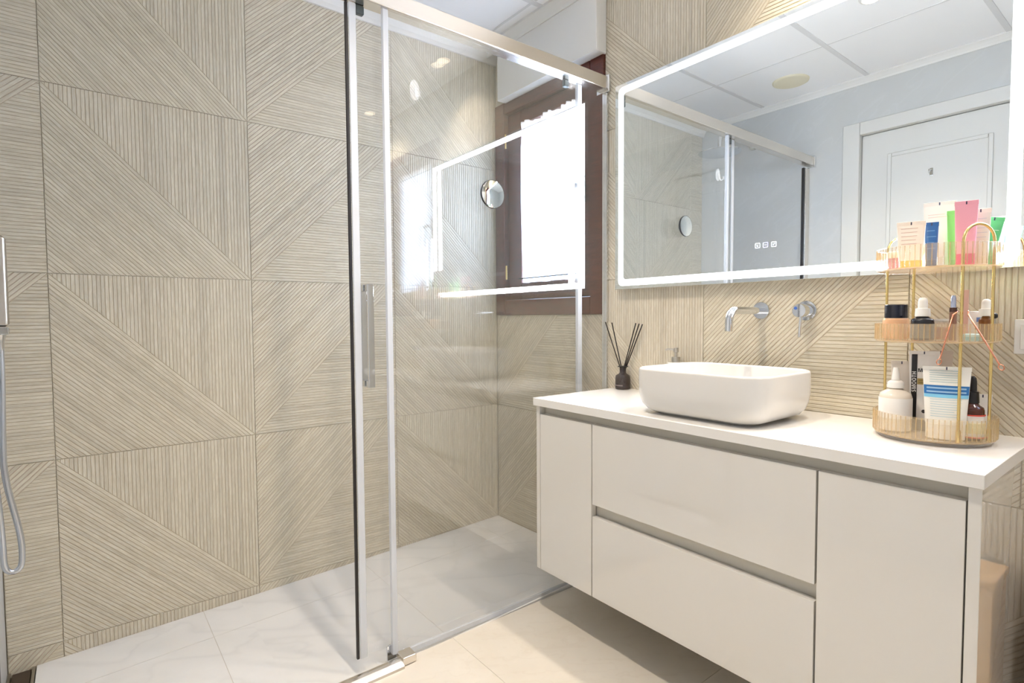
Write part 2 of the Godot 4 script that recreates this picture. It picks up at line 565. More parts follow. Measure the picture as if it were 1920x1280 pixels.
func shell() -> void:
	# floor: slab with tiles
	var fl := struct("floor", bx(Vector3(XL - 0.2, -0.2, -0.2), Vector3(0.2, -0.06, ZF + 0.2)), M.grout)
	# shower tiles fall towards the drain along the left wall
	var xs := [-1.845, -1.374, -0.763, -0.152, 0.0]
	var zs := [0.0, 0.21, 0.765]
	var lift := func(x: float) -> float: return 0.034 + 0.034 * x
	for i in xs.size() - 1:
		for k in zs.size() - 1:
			var b := MB.new()
			var g := 0.0009
			var x0: float = xs[i] + g
			var x1: float = xs[i + 1] - g
			var z0: float = zs[k] + g
			var z1: float = zs[k + 1] - g
			var y0: float = lift.call(x0)
			var y1: float = lift.call(x1)
			var nn := Vector3(-0.034, 1, 0).normalized()
			var t := [Vector3(x0, y0, z0), Vector3(x1, y1, z0), Vector3(x1, y1, z1), Vector3(x0, y0, z1)]
			b.flat(t, nn)
			var dn := Vector3(0, -0.1, 0)
			for e in 4:
				var a: Vector3 = t[e]
				var c: Vector3 = t[(e + 1) % 4]
				var s := (c - a).cross(Vector3.UP).normalized()
				if s.dot((a + c) / 2.0 - Vector3((x0 + x1) / 2, y0, (z0 + z1) / 2)) < 0.0: s = -s
				b.quad(a, c, c + dn, a + dn, s, s, s, s)
			obj("tile", b, M.shower_floor, fl)
	var xr := [XL, -1.374, -0.763, -0.152, 0.0]
	var zr := [0.767, 1.41, 2.01, 2.61, ZF]
	for i in xr.size() - 1:
		for k in zr.size() - 1:
			obj("tile", bx(Vector3(xr[i] + 0.0006, -0.07, zr[k] + 0.0006), Vector3(xr[i + 1] - 0.0006, 0.016, zr[k + 1] - 0.0006), 0.0005), M.room_floor, fl)
	obj("joint_bed", bx(Vector3(XL, -0.068, 0.768), Vector3(0, 0.0148, ZF)), M.joint, fl)
	var bed := MB.new()
	var q0: float = lift.call(-1.84) - 0.001
	var q1: float = lift.call(0.0) - 0.001
	bed.flat([Vector3(-1.84, q0, 0.0), Vector3(0, q1, 0.0), Vector3(0, q1, 0.764), Vector3(-1.84, q0, 0.764)], Vector3(-0.034, 1, 0).normalized())
	obj("joint_bed", bed, M.joint, fl)

	# walls
	var back := struct("wall_back", bx(Vector3(XL - 0.2, -0.2, -0.2), Vector3(0.2, CEIL + 0.2, -0.0082)), M.grout)
	tile_wall(back, Transform3D(Basis(), Vector3(0, 0, -0.0082)), Rect2(XL + 0.002, -0.06, -XL - 0.003, CEIL + 0.06), -1.777, 1, [])
	var rw := MB.new()
	var x0 := 0.0082
	var x1 := 0.2
	rw.box(Vector3(x0, -0.2, -0.2), Vector3(x1, WY[0], ZF + 0.2))
	rw.box(Vector3(x0, WY[1], -0.2), Vector3(x1, CEIL + 0.2, ZF + 0.2))
	rw.box(Vector3(x0, WY[0], -0.2), Vector3(x1, WY[1], W1[0]))
	rw.box(Vector3(x0, WY[0], W1[1]), Vector3(x1, WY[1], W2[0]))
	rw.box(Vector3(x0, WY[0], W2[1]), Vector3(x1, WY[1], ZF + 0.2))
	var right := struct("wall_right", rw, M.grout)
	# local along = +z, up = +y, out = -x
	tile_wall(right, Transform3D(Basis(Vector3(0, 0, 1), Vector3(0, 1, 0), Vector3(-1, 0, 0)), Vector3(0.0082, 0, 0)), Rect2(0.001, -0.06, ZF - 0.002, CEIL + 0.06), 0.0, 2,
		[Rect2(W1[0], WY[0], W1[1] - W1[0], WY[1] - WY[0]), Rect2(W2[0], WY[0], W2[1] - W2[0], WY[1] - WY[0])])
	var lw := MB.new()
	lw.box(Vector3(XL - 0.2, -0.2, -0.2), Vector3(XL, CEIL + 0.2, 1.012))
	lw.box(Vector3(XL - 0.2, 2.105, 1.012), Vector3(XL, CEIL + 0.2, 1.735))
	lw.box(Vector3(XL - 0.2, -0.2, 1.735), Vector3(XL, CEIL + 0.2, ZF + 0.2))
	struct("wall_left", lw, M.wall_grey)
	struct("wall_front", bx(Vector3(XL - 0.2, -0.2, ZF), Vector3(0.2, CEIL + 0.2, ZF + 0.2)), M.wall_grey)

	# suspended ceiling: panels on a grid of tees
	var ce := struct("ceiling", bx(Vector3(XL - 0.2, CEIL + 0.03, -0.2), Vector3(0.2, CEIL + 0.2, ZF + 0.2)), M.ceiling)
	var cx := [XL, -1.335, -0.735, -0.135, 0.0]
	var cz := [0.0, 0.455, 1.055, 1.655, 2.255, 2.855, ZF]
	for i in cx.size() - 1:
		for k in cz.size() - 1:
			obj("panel", bx(Vector3(cx[i] + 0.001, CEIL, cz[k] + 0.001), Vector3(cx[i + 1] - 0.001, CEIL + 0.016, cz[k + 1] - 0.001), 0.002), M.ceiling, ce)
	for k in range(1, cz.size() - 1):
		obj("tee", bx(Vector3(XL, CEIL - 0.004, cz[k] - 0.012), Vector3(0, CEIL + 0.03, cz[k] + 0.012), 0.001), M.tee, ce)
	for i in range(1, cx.size() - 1):
		obj("tee", bx(Vector3(cx[i] - 0.006, CEIL - 0.002, 0), Vector3(cx[i] + 0.006, CEIL + 0.025, ZF), 0.001), M.tee, ce)
	# cornices
	var prof := func(h: float, w: float) -> Array: return [Vector2(0, 0), Vector2(w * 0.18, 0), Vector2(w * 0.3, h * 0.25), Vector2(w * 0.62, h * 0.55), Vector2(w * 0.85, h * 0.72), Vector2(w, h * 0.8), Vector2(w, h), Vector2(0, h)]
	var b1 := MB.new()
	b1.plate(Vector3(XL, 2.348, 0), Vector3(0, 0, 1), Vector3.UP, Vector3(-XL, 0, 0), prof.call(CEIL - 2.348, 0.05))
	struct("trim_1", b1, M.white)
	var b2 := MB.new()
	b2.plate(Vector3(XL, 2.385, 0), Vector3(1, 0, 0), Vector3.UP, Vector3(0, 0, ZF), prof.call(CEIL - 2.385, 0.035))
	struct("trim_2", b2, M.white)
	# boxed-in shutter casing over the window with its own moulding
	var b3 := bx(Vector3(-0.06, 2.132, 0.095), Vector3(0.0, 2.385, ZG - 0.004), 0.003)
	b3.plate(Vector3(-0.06, 2.365, 0.0), Vector3(-1, 0, 0), Vector3.UP, Vector3(0, 0, ZG - 0.004), prof.call(CEIL - 2.365, 0.03))
	struct("trim_3", b3, M.white)

	window("window_1", W1[0], W1[1], 0.188, 0.582, false)
	window("window_2", W2[0], W2[1], 2.19, 2.59, true)
	room_door()

	# round inspection cover in the ceiling
	var cov := MB.new()
	cov.lathe(Vector3(-1.62, CEIL - 0.011, 0.755), [[0.0, 0.0], [0.085, 0.0], [0.094, 0.004], [0.096, 0.0105]], 40)
	tag(obj("ceiling_vent_cover", cov, M.beige_vent), "round cream cover plate fixed flush in a white ceiling panel", "cover plate")

func window(called: String, z0: float, z1: float, g0: float, g1: float, flip: bool) -> void:
	var w := Node3D.new()
	w.name = called
	w.set_meta("kind", "structure")
	add_child(w)
	var y0: float = WY[0]
	var y1: float = WY[1]
	var gy0 := 1.245
	var gy1 := 2.012
	# outer frame, slightly proud of the tiles
	var fwid := 0.075
	var s0 := z0 + fwid
	var s1 := z1 - fwid
	for r in [[Vector3(-0.012, y0, z0), Vector3(0.11, y1, s0)], [Vector3(-0.012, y0, s1), Vector3(0.11, y1, z1)], [Vector3(-0.012, y0, s0), Vector3(0.11, y0 + 0.075, s1)], [Vector3(-0.012, y1 - 0.06, s0), Vector3(0.11, y1, s1)]]:
		obj("frame", bx(r[0], r[1], 0.004), M.mahogany, w)
	var sash := Node3D.new()
	sash.name = "sash"
	w.add_child(sash)
	for r in [[Vector3(0.012, y0 + 0.078, s0 + 0.003), Vector3(0.065, y1 - 0.063, g0)], [Vector3(0.012, y0 + 0.078, g1), Vector3(0.065, y1 - 0.063, s1 - 0.003)], [Vector3(0.012, y0 + 0.078, g0), Vector3(0.065, gy0, g1)], [Vector3(0.012, gy1, g0), Vector3(0.065, y1 - 0.063, g1)]]:
		obj("sash_rail", bx(r[0], r[1], 0.004), M.mahogany, sash)
	obj("pane", bx(Vector3(0.04, gy0 - 0.005, g0 - 0.005), Vector3(0.045, gy1 + 0.005, g1 + 0.005)), M.window_glass, sash)
	# glazing curtain stretched between two rods, gathered in soft folds
	var cloth := MB.new()
	var rows := []
	var ys := [gy0 - 0.004, gy0 + 0.006, gy0 + 0.016, gy0 + 0.024, gy0 + 0.1, (gy0 + gy1) / 2, gy1 - 0.12, gy1 - 0.036, gy1 - 0.028, gy1 - 0.018, gy1 - 0.006, gy1 + 0.004]
	var nz := noise(3.0, 77 + int(flip), 2)
	for y in ys:
		var row := []
		var pinch := 1.0 - 0.75 * exp(-pow((y - gy0 - 0.02) / 0.012, 2)) - 0.75 * exp(-pow((y - gy1 + 0.032) / 0.012, 2))
		for k in 121:
			var t := k / 120.0
			var z := lerpf(g0 + 0.004, g1 - 0.004, t)
			var fold := sin(t * 62.0 + 2.0 * nz.get_noise_2d(t * 2.0, y * 0.4)) * 0.007 + sin(t * 17.0 + 1.5 * nz.get_noise_2d(t * 1.3 + 7.0, y * 0.5)) * 0.013
			row.append(Vector3(0.018 - fold * pinch, y, z))
		rows.append(row)
	cloth.loft(rows, false)
	var cu := obj("curtain", cloth, M.curtain, w)
	for y in [gy0 + 0.02, gy1 - 0.032]:
		var rod := MB.new()
		rod.tube([Vector3(0.0075, y, g0 - 0.012), Vector3(0.0075, y, g1 + 0.012)], 0.003, 8)
		obj("curtain_rod", rod, M.black, cu)
	# lever handle on the closing stile, hinges on the other
	var hz := g0 - 0.02 if flip else g1 + 0.028
	var inw := 1.0 if flip else -1.0
	var h := MB.new()
	h.box(Vector3(0.0, 1.56, hz - 0.014), Vector3(0.014, 1.68, hz + 0.014), 0.003)
	h.tube([Vector3(0.004, 1.632, hz), Vector3(-0.038, 1.632, hz), Vector3(-0.044, 1.628, hz + inw * 0.004)], 0.008, 10)
	h.box(Vector3(-0.052, 1.505, hz - 0.009 + inw * 0.003), Vector3(-0.038, 1.642, hz + 0.009 + inw * 0.003), 0.004)
	obj("handle", h, M.black, w)
	var gz := s1 if flip else s0
	for y in [1.3, 1.95]:
		var hi := MB.new()
		hi.tube([Vector3(0.0, y - 0.035, gz), Vector3(0.0, y + 0.035, gz)], 0.007, 10)
		obj("hinge", hi, M.gold, w)

func room_door() -> void:
	var d := Node3D.new()
	d.name = "door_1"
	d.set_meta("kind", "structure")
	add_child(d)
	var z0 := 1.012
	var z1 := 1.735
	var top := 2.105
	for r in [[Vector3(XL - 0.12, 0.016, z0 - 0.085), Vector3(XL + 0.014, top + 0.068, z0 + 0.004)], [Vector3(XL - 0.12, 0.016, z1 - 0.004), Vector3(XL + 0.014, top + 0.068, z1 + 0.085)], [Vector3(XL - 0.12, top - 0.004, z0 + 0.004), Vector3(XL + 0.014, top + 0.068, z1 - 0.004)]]:
		obj("casing", bx(r[0], r[1], 0.004), M.door_paint, d)
	obj("light_block", bx(Vector3(XL - 0.199, -0.06, z0 - 0.06), Vector3(XL - 0.125, top + 0.05, z1 + 0.06)), M.door_paint, d)  # added unseen board behind the leaf, keeps sky light from leaking round it
	obj("threshold", bx(Vector3(XL - 0.13, -0.06, z0), Vector3(XL - 0.001, 0.0158, z1)), M.door_paint, d)
	var leaf := obj("leaf", bx(Vector3(XL - 0.06, 0.022, z0 + 0.007), Vector3(XL - 0.02, top - 0.007, z1 - 0.007), 0.002), M.door_paint, d)
	for yy in [[0.22, 0.78], [0.98, 1.97]]:
		var p := MB.new()
		var a := Vector3(XL - 0.02, yy[0], z0 + 0.135)
		var b := Vector3(XL - 0.02, yy[1], z1 - 0.135)
		var wd := 0.02
		for r in [[a, Vector3(0, yy[1], a.z + wd)], [Vector3(0, yy[0], b.z - wd), b], [Vector3(0, yy[0], a.z + wd), Vector3(0, yy[0] + wd, b.z - wd)], [Vector3(0, yy[1] - wd, a.z + wd), Vector3(0, yy[1], b.z - wd)]]:
			p.box(Vector3(XL - 0.021, r[0].y, r[0].z), Vector3(XL - 0.013, r[1].y, r[1].z), 0.0035)
		p.box(Vector3(XL - 0.021, a.y + wd, a.z + wd), Vector3(XL - 0.0185, b.y - wd, b.z - wd), 0.0)
		obj("panel_moulding", p, M.door_paint, leaf)
	var h := MB.new()
	h.tube([Vector3(XL - 0.02, 1.02, z1 - 0.06), Vector3(XL + 0.03, 1.02, z1 - 0.06), Vector3(XL + 0.035, 1.02, z1 - 0.07), Vector3(XL + 0.035, 1.02, z1 - 0.17)], 0.009, 10)
	h.box(Vector3(XL - 0.021, 0.94, z1 - 0.08), Vector3(XL - 0.014, 1.1, z1 - 0.04), 0.003)
	obj("handle", h, M.chrome, leaf)
	# small hook on the door
	var k := MB.new()
	k.box(Vector3(XL - 0.02, 1.81, 1.342), Vector3(XL - 0.014, 1.85, 1.358), 0.002)
	k.tube([Vector3(XL - 0.015, 1.84, 1.35), Vector3(XL + 0.008, 1.835, 1.35), Vector3(XL + 0.018, 1.82, 1.35), Vector3(XL + 0.022, 1.838, 1.35)], 0.0035, 8)
	tag(obj("door_hook", k, M.chrome), "small chrome hook stuck on the white panelled door", "hook")

func downlight(at: Vector2, e: float, label: String) -> void:
	var t := thing("ceiling_downlight", label, "light", Vector3(at.x, CEIL, at.y), 0.0, "recessed ceiling spotlights")
	var ring := MB.new()
	ring.lathe(Vector3(0, -0.008, 0), [[0.034, 0.0], [0.043, 0.002], [0.046, 0.0078]], 32)
	obj("ring", ring, M.white, t)
	var lens := MB.new()
	lens.lathe(Vector3(0, -0.0105, 0), [[0.0, 0.0], [0.031, 0.0], [0.033, 0.002]], 28)
	obj("lamp_lens", lens, M.spot_lens, t)
	var s := SpotLight3D.new()
	s.name = "light"
	s.light_color = rgb(255, 240, 220)
	s.light_energy = e
	s.light_size = 0.03
	s.spot_angle = 60.0
	s.spot_angle_attenuation = 1.0
	s.spot_range = 8.0
	s.spot_attenuation = 2.0
	s.shadow_enabled = true
	t.add_child(s)
	s.position = Vector3(0, -0.03, 0)
	s.rotation.x = -PI / 2

# ------------------------------------------------------------------ shower
func shower() -> void:
	var y0 := 0.034
	var y1 := 1.986
	# fixed pane against the right wall
	var fp := thing("fixed_shower_panel", "clear glass shower panel fixed to the wall beside the vanity", "shower panel")
	obj("glass_pane", bx(Vector3(-0.955, y0, ZG - 0.008), Vector3(-0.014, y1 - 0.0005, ZG), 0.001), M.glass, fp)
	obj("edge_seal", bx(Vector3(-0.973, y0, ZG - 0.012), Vector3(-0.9552, y1 - 0.001, ZG + 0.003), 0.002), M.seal, fp)
	obj("wall_profile", bx(Vector3(-0.0138, y0, ZG - 0.016), Vector3(-0.0005, y1 - 0.0125, ZG + 0.008), 0.002), M.chrome, fp)
	obj("bottom_seal", bx(Vector3(-0.955, 0.017, ZG - 0.009), Vector3(-0.001, y0, ZG + 0.001), 0.001), M.seal, fp)
	# sliding door, pushed open behind it
	var zd := 0.728
	var dr := thing("sliding_shower_door", "clear glass sliding shower door pushed open, with slim chrome pull handle", "shower door")
	obj("glass_pane", bx(Vector3(-1.066, 0.045, zd - 0.008), Vector3(-0.125, y1 - 0.0005, zd), 0.001), M.glass, dr)
	obj("magnetic_edge", bx(Vector3(-1.0745, 0.045, zd - 0.009), Vector3(-1.0665, y1 - 0.001, zd + 0.001), 0.0015), M.black_rubber, dr)
	obj("edge_seal", bx(Vector3(-1.066, 0.045, zd + 0.0005), Vector3(-1.044, y1 - 0.001, zd + 0.006), 0.002), M.seal, dr)
	obj("edge_seal", bx(Vector3(-0.142, 0.045, zd - 0.012), Vector3(-0.118, y1 - 0.001, zd + 0.004), 0.002), M.seal, dr)
	var hd := Node3D.new()
	hd.name = "handle"
	dr.add_child(hd)
	for sd in [1.0, -1.0]:
		var h := MB.new()
		var zf := zd + 0.002 if sd > 0 else zd - 0.01
		var zo: float = zf + sd * 0.016
		h.box(Vector3(-1.031, 0.868, minf(zo, zo + sd * 0.006)), Vector3(-1.012, 1.176, maxf(zo, zo + sd * 0.006)), 0.0015)
		for y in [[0.868, 0.888], [1.156, 1.176]]:
			h.box(Vector3(-1.031, y[0], minf(zf, zo)), Vector3(-1.012, y[1], maxf(zf, zo)), 0.001)
		obj("pull_bar", h, M.chrome, hd)
	for x in [-1.03, -0.2]:
		obj("hanger", bx(Vector3(x - 0.012, y1 - 0.026, zd - 0.012), Vector3(x + 0.012, y1 - 0.001, zd + 0.004), 0.002), M.hanger, dr)
	# header rail from wall to wall
	var hr := thing("header_rail", "satin metal header rail across the top of the shower", "rail")
	obj("bar", bx(Vector3(XL + 0.012, y1, 0.716), Vector3(-0.012, y1 + 0.052, 0.768), 0.004), M.satin, hr)
	for x in [XL + 0.0005, -0.0125]:
		obj("wall_bracket", bx(Vector3(x, y1 - 0.012, 0.708), Vector3(x + 0.012, y1 + 0.058, 0.776), 0.003), M.chrome, hr)
	# upright profile on the left wall that the door closes against
	var jp := thing("door_jamb_profile", "slim upright metal door profile with dark gasket on the grey wall", "profile")
	obj("profile", bx(Vector3(XL + 0.0005, 0.02, 0.712), Vector3(XL + 0.05, y1 - 0.013, 0.74), 0.002), M.satin, jp)
	obj("gasket", bx(Vector3(XL + 0.05, 0.02, 0.718), Vector3(XL + 0.058, y1 - 0.013, 0.734), 0.001), M.black_rubber, jp)
	# threshold
	var th := thing("threshold_rail", "rounded polished threshold rail along the shower opening", "rail")
	var tb := MB.new()
	var prof := []
	for k in 9:
		var a := PI * k / 8.0
		prof.append(Vector2(-cos(a) * 0.026, sin(a) * 0.02))
	tb.plate(Vector3(XL + 0.001, 0.0155, 0.789), Vector3(0, 0, 1), Vector3.UP, Vector3(-0.962 - XL, 0, 0), prof)
	obj("bar", tb, M.satin, th)
	obj("guide_clip", bx(Vector3(-0.962, 0.0165, 0.759), Vector3(-0.915, 0.043, 0.806), 0.004), M.satin, th)
	obj("guide_jaw", bx(Vector3(-0.985, 0.012, 0.737), Vector3(-0.952, 0.06, 0.744), 0.002), M.chrome, th)
	# round mirror held to the glass by suction
	var rm := thing("suction_mirror", "small round chrome mirror stuck on the shower glass", "mirror", Vector3(-0.588, 1.492, ZG + 0.0004))
	var r1 := MB.new()
	r1.lathe(Vector3.ZERO, [[0.034, 0.0], [0.036, 0.006], [0.046, 0.009], [0.048, 0.012], [0.0475, 0.018]], 64)
	obj("rim", r1, M.black, rm).rotation.x = PI / 2
	var r2 := MB.new()
	r2.lathe(Vector3.ZERO, [[0.0462, 0.0181], [0.04, 0.0196], [0.03, 0.0214], [0.02, 0.0226], [0.01, 0.0233], [0.0, 0.0235]], 64)
	obj("mirror_face", r2, M.mirror, rm).rotation.x = PI / 2
	# clear hook on the glass
	var hk := thing("suction_hook", "clear plastic oval hook stuck high on the shower glass", "hook", Vector3(-0.872, 1.772, ZG + 0.0004))
	var h1 := MB.new()
	h1.lathe(Vector3.ZERO, [[0.03, 0.0], [0.031, 0.003], [0.024, 0.007], [0.0, 0.009]], 28, 0.55, PI / 2)
	obj("pad", h1, M.clear, hk).rotation.x = PI / 2
	var h2 := MB.new()
	h2.tube([Vector3(0, 0.006, 0.007), Vector3(0, -0.018, 0.012), Vector3(0, -0.03, 0.02), Vector3(0, -0.026, 0.03), Vector3(0, -0.014, 0.033)], 0.004, 10)
	obj("hook", h2, M.clear, hk)
	# rain shower on the left wall
	var rs := thing("rain_shower", "large round chrome rain shower head on a wall arm", "shower head", Vector3(XL, 2.2, 0.385))
	var f1 := MB.new()
	f1.lathe(Vector3.ZERO, [[0.03, 0.0], [0.032, 0.003], [0.031, 0.01], [0.016, 0.012], [0.0, 0.012]], 28)
	var fo := obj("wall_flange", f1, M.chrome, rs)
	fo.rotation.z = -PI / 2
	var arm := MB.new()
	arm.tube([Vector3(0.01, 0, 0), Vector3(0.34, 0, 0), Vector3(0.38, -0.006, 0), Vector3(0.405, -0.025, 0), Vector3(0.412, -0.05, 0), Vector3(0.412, -0.1, 0)], 0.0115, 14)
	obj("arm", arm, M.chrome, rs)
	var head := MB.new()
	head.lathe(Vector3(0.412, -0.122, 0), [[0.0, 0.0], [0.124, 0.0], [0.126, 0.003], [0.124, 0.007], [0.03, 0.012], [0.022, 0.022], [0.0, 0.024]], 48)
	obj("head", head, M.chrome, rs)
	# hand shower and its holder
	var z := 0.30
	var bk := thing("hand_shower_holder", "chrome wall outlet holding the hand shower", "holder", Vector3(XL, 1.05, z))
	obj("back_plate", bx(Vector3(0.0005, -0.032, -0.028), Vector3(0.012, 0.032, 0.028), 0.003), M.chrome, bk)
	obj("cradle", bx(Vector3(0.012, -0.012, -0.016), Vector3(0.066, 0.008, 0.016), 0.003), M.chrome, bk)
	var hs := thing("hand_shower", "chrome stick hand shower with long metal hose against patterned tiles", "hand shower", Vector3(XL + 0.046, 1.05, z))
	obj("handset", bx(Vector3(-0.022, 0.009, -0.012), Vector3(0.02, 0.25, 0.012), 0.008), M.satin, hs)
	var cn := MB.new()
	cn.lathe(Vector3.ZERO, [[0.0, -0.052], [0.0075, -0.052], [0.009, -0.03], [0.013, -0.0125]], 18)
	obj("connector", cn, M.chrome, hs)
	var hose := MB.new()
	var c := Curve3D.new()
	c.bake_interval = 0.012
	c.add_point(Vector3(0.0, -0.05, 0), Vector3.ZERO, Vector3(0, -0.15, 0))
	c.add_point(Vector3(-0.004, -0.35, 0.01), Vector3(0, 0.1, 0), Vector3(0.002, -0.1, 0.0))
	c.add_point(Vector3(0.024, -0.61, 0.0), Vector3(0.002, 0.08, 0), Vector3(0.0, -0.035, 0.0))
	c.add_point(Vector3(0.006, -0.655, 0.004), Vector3(0.012, 0, 0), Vector3(-0.012, 0, 0))
	c.add_point(Vector3(-0.013, -0.61, 0.01), Vector3(0, -0.035, 0), Vector3(0, 0.08, 0))
	c.add_point(Vector3(-0.024, -0.3, 0.05), Vector3(0.006, -0.12, -0.01), Vector3(-0.002, 0.1, 0.01))
	c.add_point(Vector3(-0.024, -0.12, 0.08), Vector3(0, -0.05, 0), Vector3(0, 0.02, 0))
	hose.tube(Array(c.get_baked_points()), 0.0075, 10)
	obj("hose", hose, mat(rgb(205, 210, 218), 0.25, 0.9), hs)
	var ov := MB.new()
	ov.box(Vector3(0.0005, 0.905, z + 0.055), Vector3(0.034, 0.945, z + 0.105), 0.004)
	for i in ov.v.size(): ov.v[i].x += XL
	tag(obj("hose_outlet", ov, M.chrome), "small chrome hose outlet on the grey shower wall", "outlet")
	# linear drain along the left wall
	var dn := thing("linear_drain", "dark steel linear drain channel in the shower floor", "drain")
	obj("channel", bx(Vector3(XL + 0.001, -0.061, 0.001), Vector3(-1.847, -0.045, 0.764)), M.steel, dn)
	obj("frame", bx(Vector3(-1.855, -0.045, 0.001), Vector3(-1.847, -0.028, 0.764), 0.001), M.steel, dn)
	obj("frame", bx(Vector3(XL + 0.001, -0.045, 0.001), Vector3(XL + 0.009, -0.028, 0.764), 0.001), M.steel, dn)
	obj("cover", bx(Vector3(XL + 0.012, -0.045, 0.006), Vector3(-1.858, -0.032, 0.76), 0.001), mat(rgb(96, 84, 74), 0.35, 0.8), dn)

# ------------------------------------------------------------------ vanity
func vanity() -> void:
	var v := thing("vanity_cabinet", "white gloss wall-hung vanity cabinet with handleless drawers and doors", "cabinet")
	var zl := 0.822
	var zr := 2.045
	var top := 0.7645
	var bot := 0.181
	obj("end_panel", bx(Vector3(-0.44, bot, zl), Vector3(-0.001, top, zl + 0.0185), 0.001), M.lacquer, v)
	obj("end_panel", bx(Vector3(-0.44, bot, zr - 0.02), Vector3(-0.001, top, zr), 0.001), M.lacquer, v)
	obj("carcass", bx(Vector3(-0.415, bot + 0.004, zl + 0.019), Vector3(-0.001, top - 0.001, zr - 0.0205)), M.recess, v)
	obj("door", bx(Vector3(-0.44, bot, 0.8425), Vector3(-0.418, 0.736, 1.0885), 0.001), M.lacquer, v)
	obj("drawer_front", bx(Vector3(-0.44, 0.480, 1.092), Vector3(-0.418, 0.736, 1.7635), 0.001), M.lacquer, v)
	obj("drawer_front", bx(Vector3(-0.44, bot, 1.092), Vector3(-0.418, 0.4415, 1.7635), 0.001), M.lacquer, v)
	obj("door", bx(Vector3(-0.44, bot, 1.7675), Vector3(-0.418, 0.736, 2.0225), 0.001), M.lacquer, v)
	tag(obj("countertop", bx(Vector3(-0.452, 0.765, 0.818), Vector3(-0.0005, CT, 2.05), 0.0015), M.counter), "slim white gloss countertop over the vanity cabinet", "countertop")
	# slim oak box on the floor beside the vanity
	var bo := thing("wooden_bin", "slim light oak box standing on the floor beside the vanity", "box", Vector3(-0.081, 0.0165, 2.209))
	obj("body", bx(Vector3(-0.065, 0, -0.13), Vector3(0.065, 0.455, 0.13), 0.002), M.oak, bo)
	obj("lid", bx(Vector3(-0.068, 0.4555, -0.134), Vector3(0.068, 0.472, 0.134), 0.002), M.oak, bo)
	# socket plate
	var sw := thing("switch_plate", "square white switch plate on the tiled wall beside the organizer", "switch")
	obj("plate", bx(Vector3(-0.0095, 0.984, 2.0085), Vector3(-0.0002, 1.064, 2.089), 0.002), M.white, sw)
	obj("rocker", bx(Vector3(-0.0125, 0.995, 2.0195), Vector3(-0.0096, 1.053, 2.078), 0.0015), M.white, sw)

